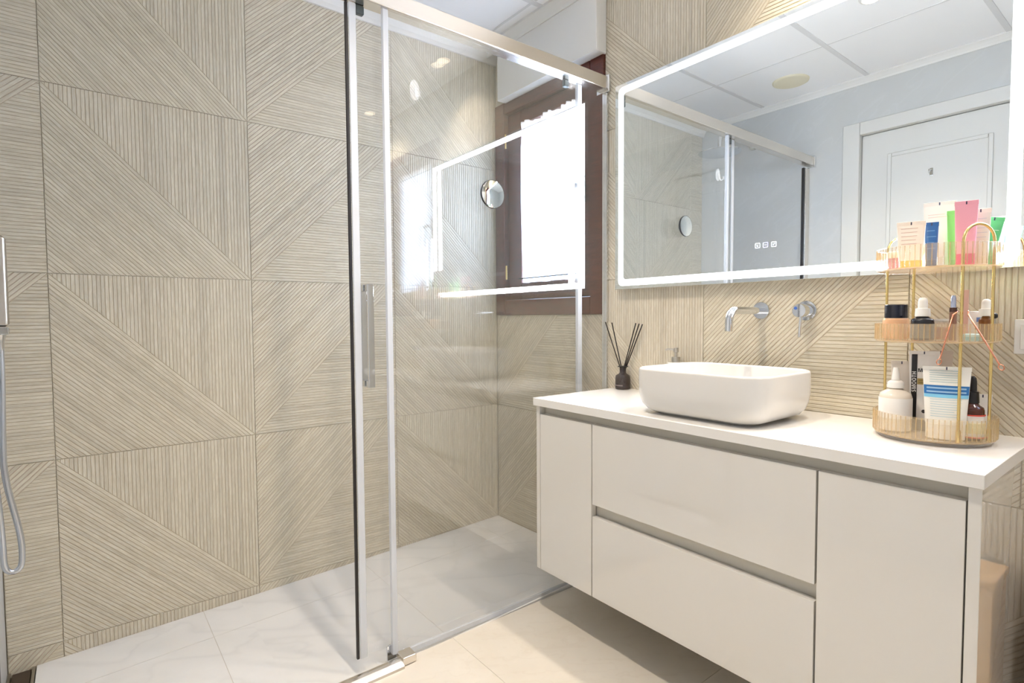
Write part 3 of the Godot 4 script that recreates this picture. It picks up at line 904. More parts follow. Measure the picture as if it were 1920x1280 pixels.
func led_mirror() -> void:
	var t := thing("led_mirror", "wide backlit wall mirror with glowing white border above the basin", "mirror")
	var z0 := 0.830
	var z1 := 2.0345
	var y0 := 1.182
	var y1 := 1.967
	var xf := -0.035
	obj("back_box", bx(Vector3(-0.03, y0 + 0.03, z0 + 0.03), Vector3(-0.0006, y1 - 0.03, z1 - 0.03), 0.002), M.white, t)
	obj("mirror_glass", bx(Vector3(xf, y0, z0), Vector3(-0.0301, y1, z1), 0.0008), M.mirror, t)
	# frosted lit border set into the glass
	var i0 := 0.0165
	var w := 0.025
	var zi := z0 + i0
	var ze := z1 - i0
	var yi := y0 + i0 - 0.004
	var ye := y1 - i0 + 0.004
	var outer := rrect((ze - zi) / 2, (ye - yi) / 2, 0.02, 6)
	var inner := rrect((ze - zi) / 2 - w, (ye - yi) / 2 - w, 0.012, 6)
	var cz := (zi + ze) / 2
	var cy := (yi + ye) / 2
	var b := MB.new()
	for k in outer.size():
		var l := (k + 1) % outer.size()
		var q := func(p: Vector2) -> Vector3: return Vector3(xf - 0.0004, cy + p.y, cz + p.x)
		b.quad(q.call(outer[k]), q.call(outer[l]), q.call(inner[l]), q.call(inner[k]), Vector3.LEFT, Vector3.LEFT, Vector3.LEFT, Vector3.LEFT)
		var q2 := func(p: Vector2) -> Vector3: return Vector3(xf + 0.0001, cy + p.y, cz + p.x)
		b.quad(q.call(outer[k]), q.call(outer[l]), q2.call(outer[l]), q2.call(outer[k]), Vector3(0, outer[k].y, outer[k].x).normalized(), Vector3(0, outer[l].y, outer[l].x).normalized(), Vector3(0, outer[l].y, outer[l].x).normalized(), Vector3(0, outer[k].y, outer[k].x).normalized())
	obj("light_border", b, M.led, t)
	for s in [[Vector3(xf - 0.003, yi + w / 2, cz), ze - zi, w, 1.5], [Vector3(xf - 0.003, ye - w / 2, cz), ze - zi, w, 1.5], [Vector3(xf - 0.003, cy, zi + w / 2), w, ye - yi, 1.0], [Vector3(xf - 0.003, cy, ze - w / 2), w, ye - yi, 1.0]]:
		var a := AreaLight3D.new()
		a.name = "light"
		a.area_size = Vector2(s[1], s[2])
		a.light_energy = s[3] * 0.355
		a.light_color = rgb(240, 244, 255)
		a.area_range = 8.0
		a.area_attenuation = 2.0
		a.shadow_enabled = true
		t.add_child(a, true)
		a.position = s[0]
		a.rotation.y = PI / 2      # faces -x
	# three touch icons
	var k := 0
	for zz in [1.4095, 1.4345, 1.4605]:
		var ic := MB.new()
		var o := Vector3(xf - 0.0004, 1.2935 - 0.0005 * k, zz)
		var ro := rrect(0.0082, 0.0082, 0.0025, 3)
		var ri := rrect(0.0062, 0.0062, 0.0018, 3)
		for j in ro.size():
			var l := (j + 1) % ro.size()
			ic.quad(o + Vector3(0, ro[j].y, ro[j].x), o + Vector3(0, ro[l].y, ro[l].x), o + Vector3(0, ri[l].y, ri[l].x), o + Vector3(0, ri[j].y, ri[j].x), Vector3.LEFT, Vector3.LEFT, Vector3.LEFT, Vector3.LEFT)
		var strokes: Array = [[[-0.004, 0.003, -0.001, 0.0], [-0.001, 0.0, 0.002, 0.003], [-0.003, -0.003, 0.003, -0.003]], [[-0.004, 0.0, 0.004, 0.0]], [[-0.003, -0.003, 0.003, 0.003], [0.003, 0.003, 0.0, 0.0035], [-0.003, 0.001, 0.0, -0.003]]][k]
		for st in strokes:
			var a2 := Vector2(st[0], st[1])
			var b2 := Vector2(st[2], st[3])
			var nn := (b2 - a2).orthogonal().normalized() * 0.0008
			ic.flat([o + Vector3(0, a2.y + nn.y, a2.x + nn.x), o + Vector3(0, b2.y + nn.y, b2.x + nn.x), o + Vector3(0, b2.y - nn.y, b2.x - nn.x), o + Vector3(0, a2.y - nn.y, a2.x - nn.x)], Vector3.LEFT)
		obj("touch_icon", ic, M.icon_blue if k == 1 else M.icon, t)
		k += 1

func counter_things() -> void:
	# vessel basin
	var ba := MB.new()
	var rings := []
	var c := Vector3(-0.25, 0, 1.42)
	for p in [[-0.05, CT + 0.0005], [-0.048, CT + 0.004], [-0.034, CT + 0.0065], [-0.022, CT + 0.013], [-0.01, CT + 0.028], [-0.0035, CT + 0.047], [0.0, CT + 0.07], [0.0, 0.918], [-0.0012, 0.9225], [-0.004, 0.9245], [-0.007, 0.9245], [-0.0098, 0.9225], [-0.011, 0.918], [-0.015, 0.87], [-0.026, 0.838], [-0.05, 0.822], [-0.1, 0.815], [-0.13, 0.813]]:
		var ring := []
		for q in rrect(0.17 + p[0], 0.20 + p[0], maxf(0.075 + p[0] * 0.6, 0.02), 10):
			ring.append(Vector3(c.x + q.x, p[1], c.z + q.y))
		rings.append(ring)
	ba.loft(rings, true, true, true, 1.0)
	var basin := thing("washbasin", "white ceramic countertop basin with rounded corners", "basin")
	obj("bowl", ba, M.ceramic, basin)
	var dr := MB.new()
	dr.lathe(Vector3(-0.25, 0.8135, 1.42), [[0.0, 0.006], [0.024, 0.005], [0.03, 0.0]], 28)
	obj("drain", dr, M.chrome, basin)
	# wall spout
	var sp := thing("basin_spout", "chrome wall-mounted curved basin spout with round flange", "tap", Vector3(0, 1.092, 1.407))
	var f := MB.new()
	f.lathe(Vector3.ZERO, [[0.026, 0.0005], [0.027, 0.003], [0.0262, 0.006], [0.0, 0.0062]], 36)
	obj("flange", f, M.chrome, sp).rotation.z = PI / 2
	var tb := MB.new()
	var pts := [Vector3(-0.006, 0, 0), Vector3(-0.155, 0, 0)]
	for k in range(1, 9):
		var a := deg_to_rad(84.0) * k / 8.0
		pts.append(Vector3(-0.155 - sin(a) * 0.034, -0.034 + cos(a) * 0.034, 0))
	pts.append(Vector3(-0.1905, -0.062, 0))
	tb.tube(pts, 0.0115, 20)
	obj("spout", tb, M.chrome, sp)
	# mixer
	var mx := thing("basin_mixer", "chrome round wall mixer with thin lever beside the basin spout", "tap", Vector3(0, 1.09, 1.545))
	var f2 := MB.new()
	f2.lathe(Vector3.ZERO, [[0.0285, 0.0005], [0.0295, 0.003], [0.0288, 0.006], [0.0, 0.0062]], 36)
	obj("flange", f2, M.chrome, mx).rotation.z = PI / 2
	var f3 := MB.new()
	f3.lathe(Vector3.ZERO, [[0.0165, 0.006], [0.0165, 0.022], [0.02, 0.0235], [0.02, 0.05], [0.0188, 0.052], [0.0, 0.0525]], 32)
	obj("body", f3, M.chrome, mx).rotation.z = PI / 2
	var lv := MB.new()
	lv.tube([Vector3(-0.038, -0.017, 0), Vector3(-0.042, -0.078, -0.002)], 0.0042, 12)
	obj("lever", lv, M.chrome, mx)
	var dot := MB.new()
	dot.lathe(Vector3(0, 0.0522, 0), [[0.0045, 0.0], [0.0045, 0.0006], [0.0, 0.0007]], 16)
	var dd := obj("marker", dot, mat(rgb(70, 110, 190), 0.3), mx)
	dd.rotation.z = PI / 2
	dd.position = Vector3(0, 0.007, -0.009)
	# soap dispenser behind the basin
	var so := thing("soap_dispenser", "white soap dispenser with brushed metal pump behind the basin", "dispenser", Vector3(-0.04, CT, 1.118))
	var s1 := MB.new()
	s1.lathe(Vector3.ZERO, [[0.0, 0.0005], [0.028, 0.0005], [0.03, 0.003], [0.03, 0.118], [0.028, 0.121], [0.0, 0.1212]], 32)
	obj("bottle", s1, M.ceramic, so)
	var s2 := MB.new()
	s2.lathe(Vector3.ZERO, [[0.015, 0.1213], [0.015, 0.138], [0.0135, 0.1395], [0.0052, 0.14], [0.0052, 0.155], [0.009, 0.157], [0.009, 0.171], [0.0, 0.172]], 24)
	s2.tube([Vector3(0, 0.165, 0), Vector3(-0.008, 0.166, -0.026), Vector3(-0.011, 0.163, -0.036)], 0.0035, 10)
	obj("pump", s2, M.steel, so)
	# reed diffuser
	var dp := Vector3(-0.036, CT, 0.872)
	var di := thing("reed_diffuser_bottle", "small smoked glass reed diffuser bottle beside the shower glass", "diffuser", dp)
	var d1 := MB.new()
	d1.lathe(Vector3.ZERO, [[0.0, 0.0005], [0.027, 0.0005], [0.0295, 0.003], [0.0295, 0.044], [0.027, 0.054], [0.016, 0.061], [0.0125, 0.065], [0.0125, 0.087]], 36)
	obj("glass", d1, M.smoke_glass, di)
	var d2 := MB.new()
	d2.lathe(Vector3.ZERO, [[0.0, 0.004], [0.0262, 0.004], [0.0262, 0.021], [0.0, 0.0215]], 30)
	obj("liquid", d2, mat(rgb(70, 54, 50), 0.2), di)
	var d3 := MB.new()
	d3.lathe(Vector3.ZERO, [[0.0135, 0.0872], [0.02, 0.0875], [0.02, 0.0905], [0.0135, 0.091]], 28)
	obj("collar", d3, M.black, di)
	var lab := MB.new()
	for k in 10:
		var a0 := deg_to_rad(140.0 + 9.0 * k)
		var a1 := a0 + deg_to_rad(9.0)
		var r := 0.0298
		var p0 := Vector3(cos(a0) * r, 0, sin(a0) * r)
		var p1 := Vector3(cos(a1) * r, 0, sin(a1) * r)
		lab.quad(p0 + Vector3(0, 0.014, 0), p1 + Vector3(0, 0.014, 0), p1 + Vector3(0, 0.019, 0), p0 + Vector3(0, 0.019, 0), p0.normalized(), p1.normalized(), p1.normalized(), p0.normalized())
	obj("label", lab, mat(rgb(120, 110, 106), 0.5), di)
	var n := 0
	for q in [[-0.078, -0.008], [-0.050, -0.003], [0.064, 0.002], [0.075, 0.0065], [0.086, 0.011]]:
		var re := MB.new()
		var foot := Vector3(q[1], 0.024, -q[0] * 0.25)
		var tip := Vector3(q[1] * 1.3 - 0.004, 0.262 - 0.002 * n, q[0])
		re.tube([dp + foot, dp + foot.lerp(tip, 0.5), dp + tip], 0.0022, 8)
		tag(obj("diffuser_reed", re, M.reed), "thin black diffuser reed leaning over towards the shower glass" if n < 2 else "thin black diffuser reed leaning over towards the basin", "reed", "reeds leaning to the glass" if n < 2 else "reeds leaning to the basin")
		n += 1

# ------------------------------------------------------------------ cosmetics organizer
const OC := Vector3(-0.157, 0.0, 1.897)
const FACE := 1.3222      # turn that makes a local +z face towards the room

func tray(t: Node3D, y: float, h: float) -> void:
	var tr := Node3D.new()
	tr.name = "tray"
	t.add_child(tr, true)
	tr.position = Vector3(0, y, 0)
	var b := MB.new()
	b.lathe(Vector3.ZERO, [[0.0, 0.0], [0.11, 0.0], [0.113, 0.002], [0.113, 0.004], [0.0, 0.0045]], 48)
	obj("base", b, M.amber_base, tr)
	# fluted wall: one flute after another
	var w := MB.new()
	var rings := [[], [], [], []]
	for k in 240:
		var a := -TAU * k / 240
		var r := 0.1135 + 0.0013 * absf(sin(a * 20.0))
		for i in 4:
			var rr: float = r if i in [0, 1] else 0.1105
			var yy: float = [0.0045, h, h, 0.0045][i]
			rings[i].append(Vector3(cos(a) * rr, yy, sin(a) * rr))
	w.loft([rings[0], rings[1]], true, false, false, 1.0)
	w.loft([rings[1], rings[2]], true, false, false, 1.0)
	w.loft([rings[2], rings[3]], true, false, false, 1.0)
	obj("fluted_wall", w, M.amber_plastic, tr)
	var ribs := MB.new()
	for k in 72:
		var a := TAU * k / 72
		var p := Vector3(cos(a) * 0.1146, 0, sin(a) * 0.1146)
		ribs.tube([p + Vector3(0, 0.005, 0), p + Vector3(0, h - 0.0005, 0)], 0.0009, 6)
	obj("flutes", ribs, M.amber_rib, tr).set_meta("kind", "stuff")

func organizer() -> void:
	var t := thing("cosmetics_organizer", "gold-framed three-tier round organizer with fluted amber trays", "organizer", Vector3(OC.x, CT, OC.z))
	var foot := MB.new()
	foot.lathe(Vector3.ZERO, [[0.0, 0.0005], [0.104, 0.0005], [0.106, 0.003], [0.104, 0.007], [0.0, 0.0075]], 48)
	obj("turntable_base", foot, M.clear, t)
	tray(t, 0.008, 0.052)
	tray(t, 0.222, 0.042)
	tray(t, 0.384, 0.052)
	for pair in [[104.0, 142.0], [284.0, 322.0]]:
		var r := 0.1085
		var a := Vector3(cos(deg_to_rad(pair[0])) * r, 0, sin(deg_to_rad(pair[0])) * r)
		var b := Vector3(cos(deg_to_rad(pair[1])) * r, 0, sin(deg_to_rad(pair[1])) * r)
		var mid := (a + b) / 2.0
		var half := (a - b) / 2.0
		var pts := [a + Vector3(0, 0.0125, 0), a + Vector3(0, 0.2, 0), a + Vector3(0, 0.438, 0)]
		for k in range(1, 13):
			var g := PI * k / 12.0
			pts.append(mid + half * cos(g) + Vector3(0, 0.438 + half.length() * sin(g), 0))
		pts.append(b + Vector3(0, 0.2, 0))
		pts.append(b + Vector3(0, 0.0125, 0))
		var m := MB.new()
		m.tube(pts, 0.003, 10)
		obj("post", m, M.gold, t)
		for q in [a, b]:
			var fe := MB.new()
			fe.lathe(q, [[0.0, 0.0125], [0.0045, 0.0125], [0.0045, 0.036], [0.0032, 0.04]], 12)
			obj("ferrule", fe, M.gold, t)
	var Y0 := CT + 0.0130      # bottom tier
	var Y1 := CT + 0.2268      # middle tier
	var Y2 := CT + 0.3888      # top tier

	# --- top tier
	var o := tube_thing("cosmetic_tube", "off-white tube with a yellow cap on the top tray", Vector3(-0.205, Y2, 1.860), 0.054, 0.106, rgb(240, 228, 216), rgb(238, 190, 70), 0.018)
	print_lines(o, 0.054, 0.106, rgb(200, 170, 160), 0.055, 0.09, 5)
	o = tube_thing("cosmetic_tube", "slim dark blue tube on the top tray", Vector3(-0.165, Y2, 1.888), 0.0255, 0.105, rgb(40, 92, 148), rgb(32, 74, 124), 0.02)
	print_lines(o, 0.0255, 0.105, rgb(120, 165, 205), 0.045, 0.085, 4)
	o = tube_thing("cosmetic_tube", "tall clear whitish tube with faint pink print on the top tray", Vector3(-0.108, Y2, 1.887), 0.060, 0.158, rgb(232, 232, 228), rgb(222, 222, 216), 0.03)
	print_lines(o, 0.060, 0.158, rgb(232, 190, 184), 0.122, 0.128, 2)
	o = tube_thing("cosmetic_tube", "bright green tube between the clear and pink tubes", Vector3(-0.118, Y2, 1.927), 0.045, 0.132, rgb(126, 200, 106), rgb(110, 185, 95), 0.02)
	o = tube_thing("cosmetic_tube", "tall pink tube with a magenta cap on the top tray", Vector3(-0.19, Y2, 1.955), 0.040, 0.139, rgb(238, 168, 184), rgb(222, 70, 122), 0.026)
	o = tube_thing("cosmetic_tube", "cream white tube behind the gold handle on the top tray", Vector3(-0.165, Y2, 1.974), 0.036, 0.122, rgb(240, 232, 222), rgb(236, 226, 212), 0.02)
	print_lines(o, 0.036, 0.122, rgb(206, 208, 214), 0.05, 0.1, 6)
	o = tube_thing("cosmetic_tube", "small green tube with white print beside the cream tube", Vector3(-0.137, Y2, 1.984), 0.034, 0.104, rgb(104, 196, 132), rgb(96, 180, 120), 0.02)
	o.position += Vector3(0, 0.0024, -0.007)
	o.rotate_object_local(Vector3(0, 0, 1), -0.15)
	print_lines(o, 0.034, 0.104, rgb(232, 246, 236), 0.05, 0.075, 2)
	var j := thing("cosmetic_jar", "small clear jar of pink pads with a pale lid", "jar", Vector3(-0.150, Y2, 1.818))
	part_lathe(j, "body", [[0.0, 0.0005], [0.02, 0.0005], [0.021, 0.003], [0.021, 0.03], [0.0, 0.0302]], mat(rgb(198, 122, 138), 0.3))
	part_lathe(j, "lid", [[0.022, 0.0303], [0.0225, 0.032], [0.0222, 0.043], [0.02, 0.046], [0.0, 0.0465]], mat(rgb(240, 228, 208), 0.4))
	var le := MB.new()
	le.tube([Vector3(0.0, 0.0, 0), Vector3(-0.002, 0.03, 0.006), Vector3(-0.004, 0.06, 0.016)], 0.0025, 8)
	var st := thing("cotton_stick", "pale yellow stick leaning behind the small jar", "stick", Vector3(-0.118, Y2 + 0.003, 1.826))
	obj("shaft", le, mat(rgb(236, 222, 150), 0.5), st)

	# --- middle tier
	j = thing("cosmetic_jar", "peach cream jar with a glossy black lid on the middle tray", "jar", Vector3(-0.185, Y1, 1.8285))
	part_lathe(j, "body", [[0.0, 0.0005], [0.024, 0.0005], [0.0265, 0.003], [0.0265, 0.044], [0.024, 0.049], [0.0, 0.0492]], mat(rgb(232, 184, 142), 0.25))
	part_lathe(j, "lid", [[0.0225, 0.0494], [0.023, 0.052], [0.023, 0.079], [0.0215, 0.081], [0.0, 0.0812]], mat(rgb(22, 26, 42), 0.15))
	dropper("serum_bottle", "black serum bottle with white dropper cap on the middle tray", Vector3(-0.222, Y1, 1.8905), 0.0215, 0.05, mat(rgb(34, 35, 42), 0.25), mat(rgb(244, 242, 236), 0.35), 0.0092, 0.042, mat(rgb(150, 150, 158), 0.5))
	j = thing("cosmetic_jar", "low clear jar half full of amber gel", "jar", Vector3(-0.162, Y1, 1.9135))
	part_lathe(j, "gel", [[0.0, 0.0012], [0.0225, 0.0012], [0.0225, 0.029], [0.0, 0.0292]], mat(rgb(196, 106, 42), 0.15))
	part_lathe(j, "body", [[0.0, 0.0005], [0.0235, 0.0005], [0.0237, 0.042], [0.0, 0.0422]], M.clear)
	part_lathe(j, "lid", [[0.0242, 0.0424], [0.0242, 0.047], [0.0, 0.0472]], mat(rgb(240, 238, 232), 0.4))
	j = thing("balm_pot", "tiny orange balm pot between the peach jar and black bottle", "jar", Vector3(-0.172, Y1, 1.871))
	part_lathe(j, "body", [[0.0, 0.0005], [0.012, 0.0005], [0.0125, 0.014], [0.0, 0.0142]], mat(rgb(226, 122, 80), 0.3))
	part_lathe(j, "lid", [[0.013, 0.0143], [0.013, 0.021], [0.0, 0.0212]], mat(rgb(244, 216, 206), 0.35))
	j = thing("lip_stick", "slim bronze tube with a clear tip standing on the middle tray", "lipstick", Vector3(-0.214, Y1, 1.943))
	part_lathe(j, "body", [[0.0, 0.0005], [0.0065, 0.0005], [0.0065, 0.062], [0.0, 0.0622]], mat(rgb(140, 104, 86), 0.3, 0.4))
	part_lathe(j, "ring", [[0.0068, 0.0623], [0.0068, 0.072], [0.0, 0.0722]], mat(rgb(92, 66, 60), 0.25, 0.6))
	part_lathe(j, "tip", [[0.005, 0.0723], [0.0048, 0.092], [0.003, 0.098], [0.0, 0.0982]], mat(rgb(190, 200, 226), 0.08, 0.7))
	o = slab("nail_file", "flat rose pink file standing upright on the middle tray", "file", Vector3(-0.13, Y1, 1.944), 0.0135, 0.112, 0.003, mat(rgb(226, 184, 168), 0.6))
	o = slab("small_carton", "small white carton with blue print on the middle tray", "box", Vector3(-0.102, Y1, 1.957), 0.027, 0.064, 0.016, mat(rgb(236, 236, 234), 0.5))
	obj("print", bx(Vector3(0.002, 0.04, 0.0081), Vector3(0.009, 0.05, 0.0085)), mat(rgb(110, 140, 200), 0.5), o)
	dropper("serum_bottle", "amber serum bottle with white dropper cap at the rear of the middle tray", Vector3(-0.128, Y1, 1.981), 0.0125, 0.05, mat(rgb(122, 72, 26), 0.15), mat(rgb(246, 244, 238), 0.35), 0.0085, 0.037, null)
	j = thing("balm_pot", "flat teal balm pot on the middle tray", "jar", Vector3(-0.192, Y1, 1.972))
	part_lathe(j, "body", [[0.0, 0.0005], [0.0155, 0.0005], [0.016, 0.009], [0.0, 0.0092]], mat(rgb(120, 176, 186), 0.3))
	part_lathe(j, "lid", [[0.0165, 0.0093], [0.0165, 0.0135], [0.014, 0.0155], [0.0, 0.016]], mat(rgb(170, 208, 214), 0.25))
	j = thing("brush", "short stick with a black rounded tip on the middle tray", "brush", Vector3(-0.098, Y1, 1.9895))
	part_lathe(j, "stem", [[0.0, 0.0005], [0.003, 0.0005], [0.003, 0.047], [0.0, 0.0472]], M.steel)
	part_lathe(j, "tip", [[0.003, 0.0473], [0.0062, 0.05], [0.0062, 0.056], [0.003, 0.0595], [0.0, 0.06]], M.black)
	# two copper loop tools hooked over the tray rim
	for q in [["copper loop tool hanging over the tray rim towards the blue tube", Vector3(-0.259, Y1 + 0.056, 1.9535), Vector3(-0.285, Y1 - 0.036, 1.9395), Vector3(-0.234, Y1 + 0.064, 1.956)], ["copper loop tool hanging over the tray rim towards the switch", Vector3(-0.256, Y1 + 0.056, 1.978), Vector3(-0.282, Y1 - 0.042, 2.034), Vector3(-0.232, Y1 + 0.064, 1.9725)]]:
		var m := MB.new()
		m.tube([q[3], q[1], (q[1] + q[2]) / 2.0, q[2]], 0.0016, 8)
		var loop := []
		var dir: Vector3 = (q[2] - q[1]).normalized()
		var sd := dir.cross(Vector3(1, 0, 0)).normalized()
		for k in 13:
			var g := TAU * k / 12.0
			loop.append(q[2] + dir * (0.006 - cos(g) * 0.006) + sd * sin(g) * 0.0042)
		m.tube(loop, 0.001, 6)
		tag(obj("loop_tool", m, M.copper), q[0], "tool")

	# --- bottom tier
	j = thing("pump_bottle", "clear pump bottle with white label and white pump on the bottom tray", "bottle", Vector3(-0.192, Y0, 1.8335))
	part_lathe(j, "body", [[0.0, 0.0005], [0.031, 0.0005], [0.033, 0.003], [0.033, 0.078], [0.03, 0.088], [0.016, 0.096], [0.0125, 0.099], [0.0, 0.0992]], mat(rgb(236, 226, 210), 0.12))
	part_lathe(j, "label", [[0.0333, 0.03], [0.0334, 0.0302], [0.0334, 0.0768], [0.0333, 0.077]], mat(rgb(246, 244, 240), 0.5))
	part_lathe(j, "collar", [[0.0, 0.0993], [0.0165, 0.0993], [0.017, 0.101], [0.0165, 0.112], [0.011, 0.117], [0.0, 0.1175]], mat(rgb(244, 242, 238), 0.35))
	part_lathe(j, "nozzle", [[0.0, 0.1176], [0.0088, 0.1176], [0.0072, 0.132], [0.0052, 0.147], [0.0, 0.1475]], mat(rgb(244, 242, 238), 0.35))
	o = tube_thing("cosmetic_tube", "pale grey tube behind the pump bottle on the bottom tray", Vector3(-0.118, Y0, 1.823), 0.044, 0.158, rgb(222, 214, 204), rgb(206, 198, 188), 0.022)
	o = tube_thing("cosmetic_tube", "tall white tube with black side stripe and gold band on the bottom tray", Vector3(-0.15, Y0, 1.8765), 0.058, 0.186, rgb(238, 236, 234), rgb(150, 146, 144), 0.026)
	stripe(o, 0.058, 0.186, -0.0235, -0.0125, 0.026, 0.178, rgb(28, 26, 30))
	stripe(o, 0.058, 0.186, -0.012, 0.0245, 0.108, 0.122, rgb(176, 150, 84))
	var lean := face_tilt(0.058, 0.186)
	words("SMOOTH", 0.0115, mat(rgb(238, 238, 238), 0.5), o, Transform3D(lean * Basis(Vector3(0, 0, 1), PI / 2), face_at(0.058, 0.186, -0.018, 0.114, 0.0016)), true)
	words("M°+", 0.0115, mat(rgb(40, 38, 40), 0.5), o, Transform3D(lean, face_at(0.058, 0.186, -0.001, 0.141, 0.0012)), true)
	print_lines(o, 0.058, 0.186, rgb(112, 92, 52), 0.1115, 0.117, 2, -0.0095, 0.014, 0.0013)
	var dotm := MB.new()
	dotm.lathe(Vector3.ZERO, [[0.0, 0.0], [0.0042, 0.0], [0.0042, 0.0006], [0.0, 0.0007]], 18)
	var dm := obj("emblem", dotm, mat(rgb(48, 46, 50), 0.5), o)
	dm.transform = Transform3D(lean * Basis(Vector3(1, 0, 0), PI / 2), face_at(0.058, 0.186, 0.0015, 0.046, 0.0006))
	o = tube_thing("cosmetic_tube", "greyish tube half hidden behind the black striped tube", Vector3(-0.098, Y0, 1.895), 0.046, 0.186, rgb(214, 202, 190), rgb(200, 190, 178), 0.024)
	o = tube_thing("cosmetic_tube", "white cleanser tube with wide blue band at the front of the bottom tray", Vector3(-0.222, Y0, 1.9365), 0.084, 0.158, rgb(240, 238, 230), rgb(242, 236, 224), 0.034, 0.60)
	stripe(o, 0.084, 0.158, -0.044, 0.044, 0.098, 0.117, rgb(38, 108, 172))
	stripe(o, 0.084, 0.158, -0.044, 0.044, 0.0905, 0.0978, rgb(132, 200, 232))
	lean = face_tilt(0.084, 0.158)
	print_lines(o, 0.084, 0.158, rgb(150, 188, 218), 0.1015, 0.1095, 2, -0.034, 0.034, 0.0013, 0.0034)
	print_lines(o, 0.084, 0.158, rgb(170, 196, 200), 0.124, 0.148, 6)
	print_lines(o, 0.084, 0.158, rgb(186, 208, 216), 0.05, 0.086, 8)
	dropper("serum_bottle", "brown glass dropper bottle with red and white label on the bottom tray", Vector3(-0.186, Y0, 1.9735), 0.022, 0.075, mat(rgb(74, 30, 16), 0.1), mat(rgb(20, 18, 20), 0.3), 0.008, 0.058, mat(rgb(240, 236, 228), 0.5))
	var la := get_node(NodePath("serum_bottle_002"))
	part_lathe(la, "label_edge", [[0.02345, 0.0535], [0.0236, 0.0536], [0.0236, 0.056], [0.02345, 0.0561]], mat(rgb(206, 70, 52), 0.5))
	part_lathe(la, "label_edge", [[0.02345, 0.006], [0.0236, 0.0061], [0.0236, 0.0085], [0.02345, 0.0086]], mat(rgb(206, 70, 52), 0.5))
	part_lathe(la, "label_panel", [[0.02355, 0.016], [0.0237, 0.0161], [0.0237, 0.038], [0.02355, 0.0381]], mat(rgb(232, 222, 176), 0.5))
	o = tube_thing("cosmetic_tube", "small white tube at the rear of the bottom tray beside the brown bottle", Vector3(-0.112, Y0, 1.977), 0.032, 0.092, rgb(242, 240, 236), rgb(232, 230, 226), 0.018)

func part_lathe(t: Node, called: String, prof: Array, m: Material) -> void:
	var b := MB.new()
	b.lathe(Vector3.ZERO, prof, 32)
	obj(called, b, m, t)

func slab(called: String, label: String, cat: String, at: Vector3, w: float, h: float, d: float, m: Material) -> Node3D:
	var t := thing(called, label, cat, at, -FACE)
	obj("body", bx(Vector3(-w / 2, 0.0005, -d / 2), Vector3(w / 2, h, d / 2), 0.0008), m, t)
	return t

func dropper(called: String, label: String, at: Vector3, r: float, h: float, glass: Material, cap: Material, cr: float, ch: float, band: Material) -> void:
	var t := thing(called, label, "bottle", at)
	part_lathe(t, "body", [[0.0, 0.0005], [r * 0.93, 0.0005], [r, 0.003], [r, h * 0.86], [r * 0.92, h * 0.94], [r * 0.62, h], [r * 0.5, h * 1.06], [0.0, h * 1.062]], glass)
	var y := h * 1.062
	part_lathe(t, "cap", [[0.0, y], [cr * 1.55, y], [cr * 1.6, y + 0.002], [cr * 1.45, y + ch * 0.42], [cr, y + ch * 0.44], [cr * 0.96, y + ch * 0.8], [cr * 0.8, y + ch * 0.94], [cr * 0.4, y + ch], [0.0, y + ch]], cap)
	if band:
		part_lathe(t, "label", [[r * 1.004, h * 0.1], [r * 1.012, h * 0.102], [r * 1.012, h * 0.72], [r * 1.004, h * 0.722]], band if cap.albedo_color.get_luminance() < 0.3 else mat(rgb(92, 90, 92), 0.5))

# Squeeze tube standing on its cap: round at the cap, flat at the crimped end. Local +z faces the room.
func tube_half(w: float, h: float, y: float) -> Vector2:
	var k := clampf(y / h, 0.0, 1.0)
	return Vector2(lerpf(w * 0.40, w * 0.5, k), lerpf(w * 0.27, 0.0012, pow(k, 1.15)))

func face_at(w: float, h: float, x: float, y: float, out: float) -> Vector3:
	var s := tube_half(w, h, y)
	var q := clampf(absf(x) / s.x, 0.0, 0.98)
	return Vector3(x, y, s.y * sqrt(1.0 - q * q) + out)

func face_tilt(w: float, h: float) -> Basis:
	var a := atan2(tube_half(w, h, h * 0.3).y - tube_half(w, h, h * 0.9).y, h * 0.6)
	return Basis(Vector3(1, 0, 0), -a)

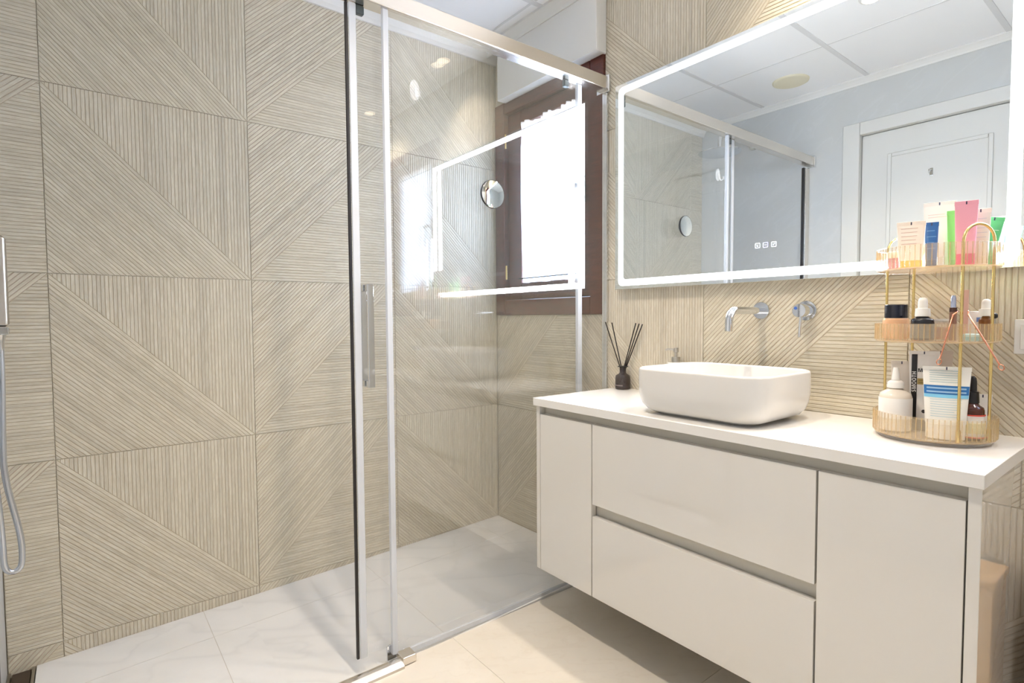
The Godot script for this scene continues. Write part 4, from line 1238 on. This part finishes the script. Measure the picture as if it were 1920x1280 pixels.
func tube_thing(called: String, label: String, at: Vector3, w: float, h: float, c: Color, cap: Color, ch: float, slim := 0.5) -> Node3D:
	var t := thing(called, label, "tube", at, -FACE)
	var b := MB.new()
	var rings := []
	var n := 12
	for i in n + 1:
		var y := lerpf(ch, h - 0.009, i / float(n))
		var s := tube_half(w, h, y)
		var ring := []
		for k in 28:
			var a := -TAU * k / 28
			ring.append(Vector3(cos(a) * s.x, y, sin(a) * s.y))
		rings.append(ring)
	b.loft(rings, true, true, true, 1.0)
	var m := mat(c, 0.35)
	obj("body", b, m, t)
	var s1 := tube_half(w, h, h - 0.009)
	var cr := obj("crimp", bx(Vector3(-s1.x - 0.0005, h - 0.0095, -0.0011), Vector3(s1.x + 0.0005, h, 0.0011), 0.0004), m, t)
	obj("registration_mark", bx(Vector3(-0.0012, h - 0.0075, 0.00105), Vector3(0.0012, h - 0.001, 0.0014)), mat(rgb(60, 64, 90), 0.5), cr)
	var cb := MB.new()
	var sb := tube_half(w, h, ch)
	var cring := []
	for e in [[0.93, 0.0005], [1.0, 0.002], [1.0, ch - 0.001], [0.97, ch - 0.0002]]:
		var ring := []
		for k in 28:
			var a := -TAU * k / 28
			ring.append(Vector3(cos(a) * sb.x * e[0] * 0.97, e[1], sin(a) * sb.y * e[0] * 0.97))
		cring.append(ring)
	cb.loft(cring, true, true, true, 1.0)
	obj("cap", cb, mat(cap, 0.3), t)
	return t

# printed band on the front of a tube
func stripe(t: Node, w: float, h: float, x0: float, x1: float, y0: float, y1: float, c: Color) -> void:
	var b := MB.new()
	var rows := []
	var ny := maxi(2, int((y1 - y0) / 0.008) + 1)
	for i in ny:
		var y := lerpf(y0, y1, i / float(ny - 1))
		var row := []
		for k in 17:
			var x := lerpf(x0, x1, k / 16.0)
			var s := tube_half(w, h, y)
			x = clampf(x, -s.x * 0.985, s.x * 0.985)
			row.append(face_at(w, h, x, y, 0.0007))
		rows.append(row)
	b.loft(rows, false)
	obj("print", b, mat(c, 0.4), t)

# fine lines of small print
func print_lines(t: Node, w: float, h: float, c: Color, y0: float, y1: float, count: int, from := 0.0, to := 0.0, out := 0.0007, tall := 0.0011) -> void:
	var b := MB.new()
	rng.seed = count * 31 + int(h * 1000)
	for i in count:
		var y := lerpf(y0, y1, i / float(maxi(count - 1, 1)))
		var s := tube_half(w, h, y)
		var xa := -s.x * 0.72
		var xb := s.x * rng.randf_range(0.35, 0.72)
		if to > from:
			xa = from
			xb = to
		var row0 := []
		var row1 := []
		for k in 9:
			var x := lerpf(xa, xb, k / 8.0)
			row0.append(face_at(w, h, x, y, out))
			row1.append(face_at(w, h, x, y + tall, out))
		b.loft([row0, row1], false)
	obj("small_print", b, mat(c, 0.5), t).set_meta("kind", "stuff")
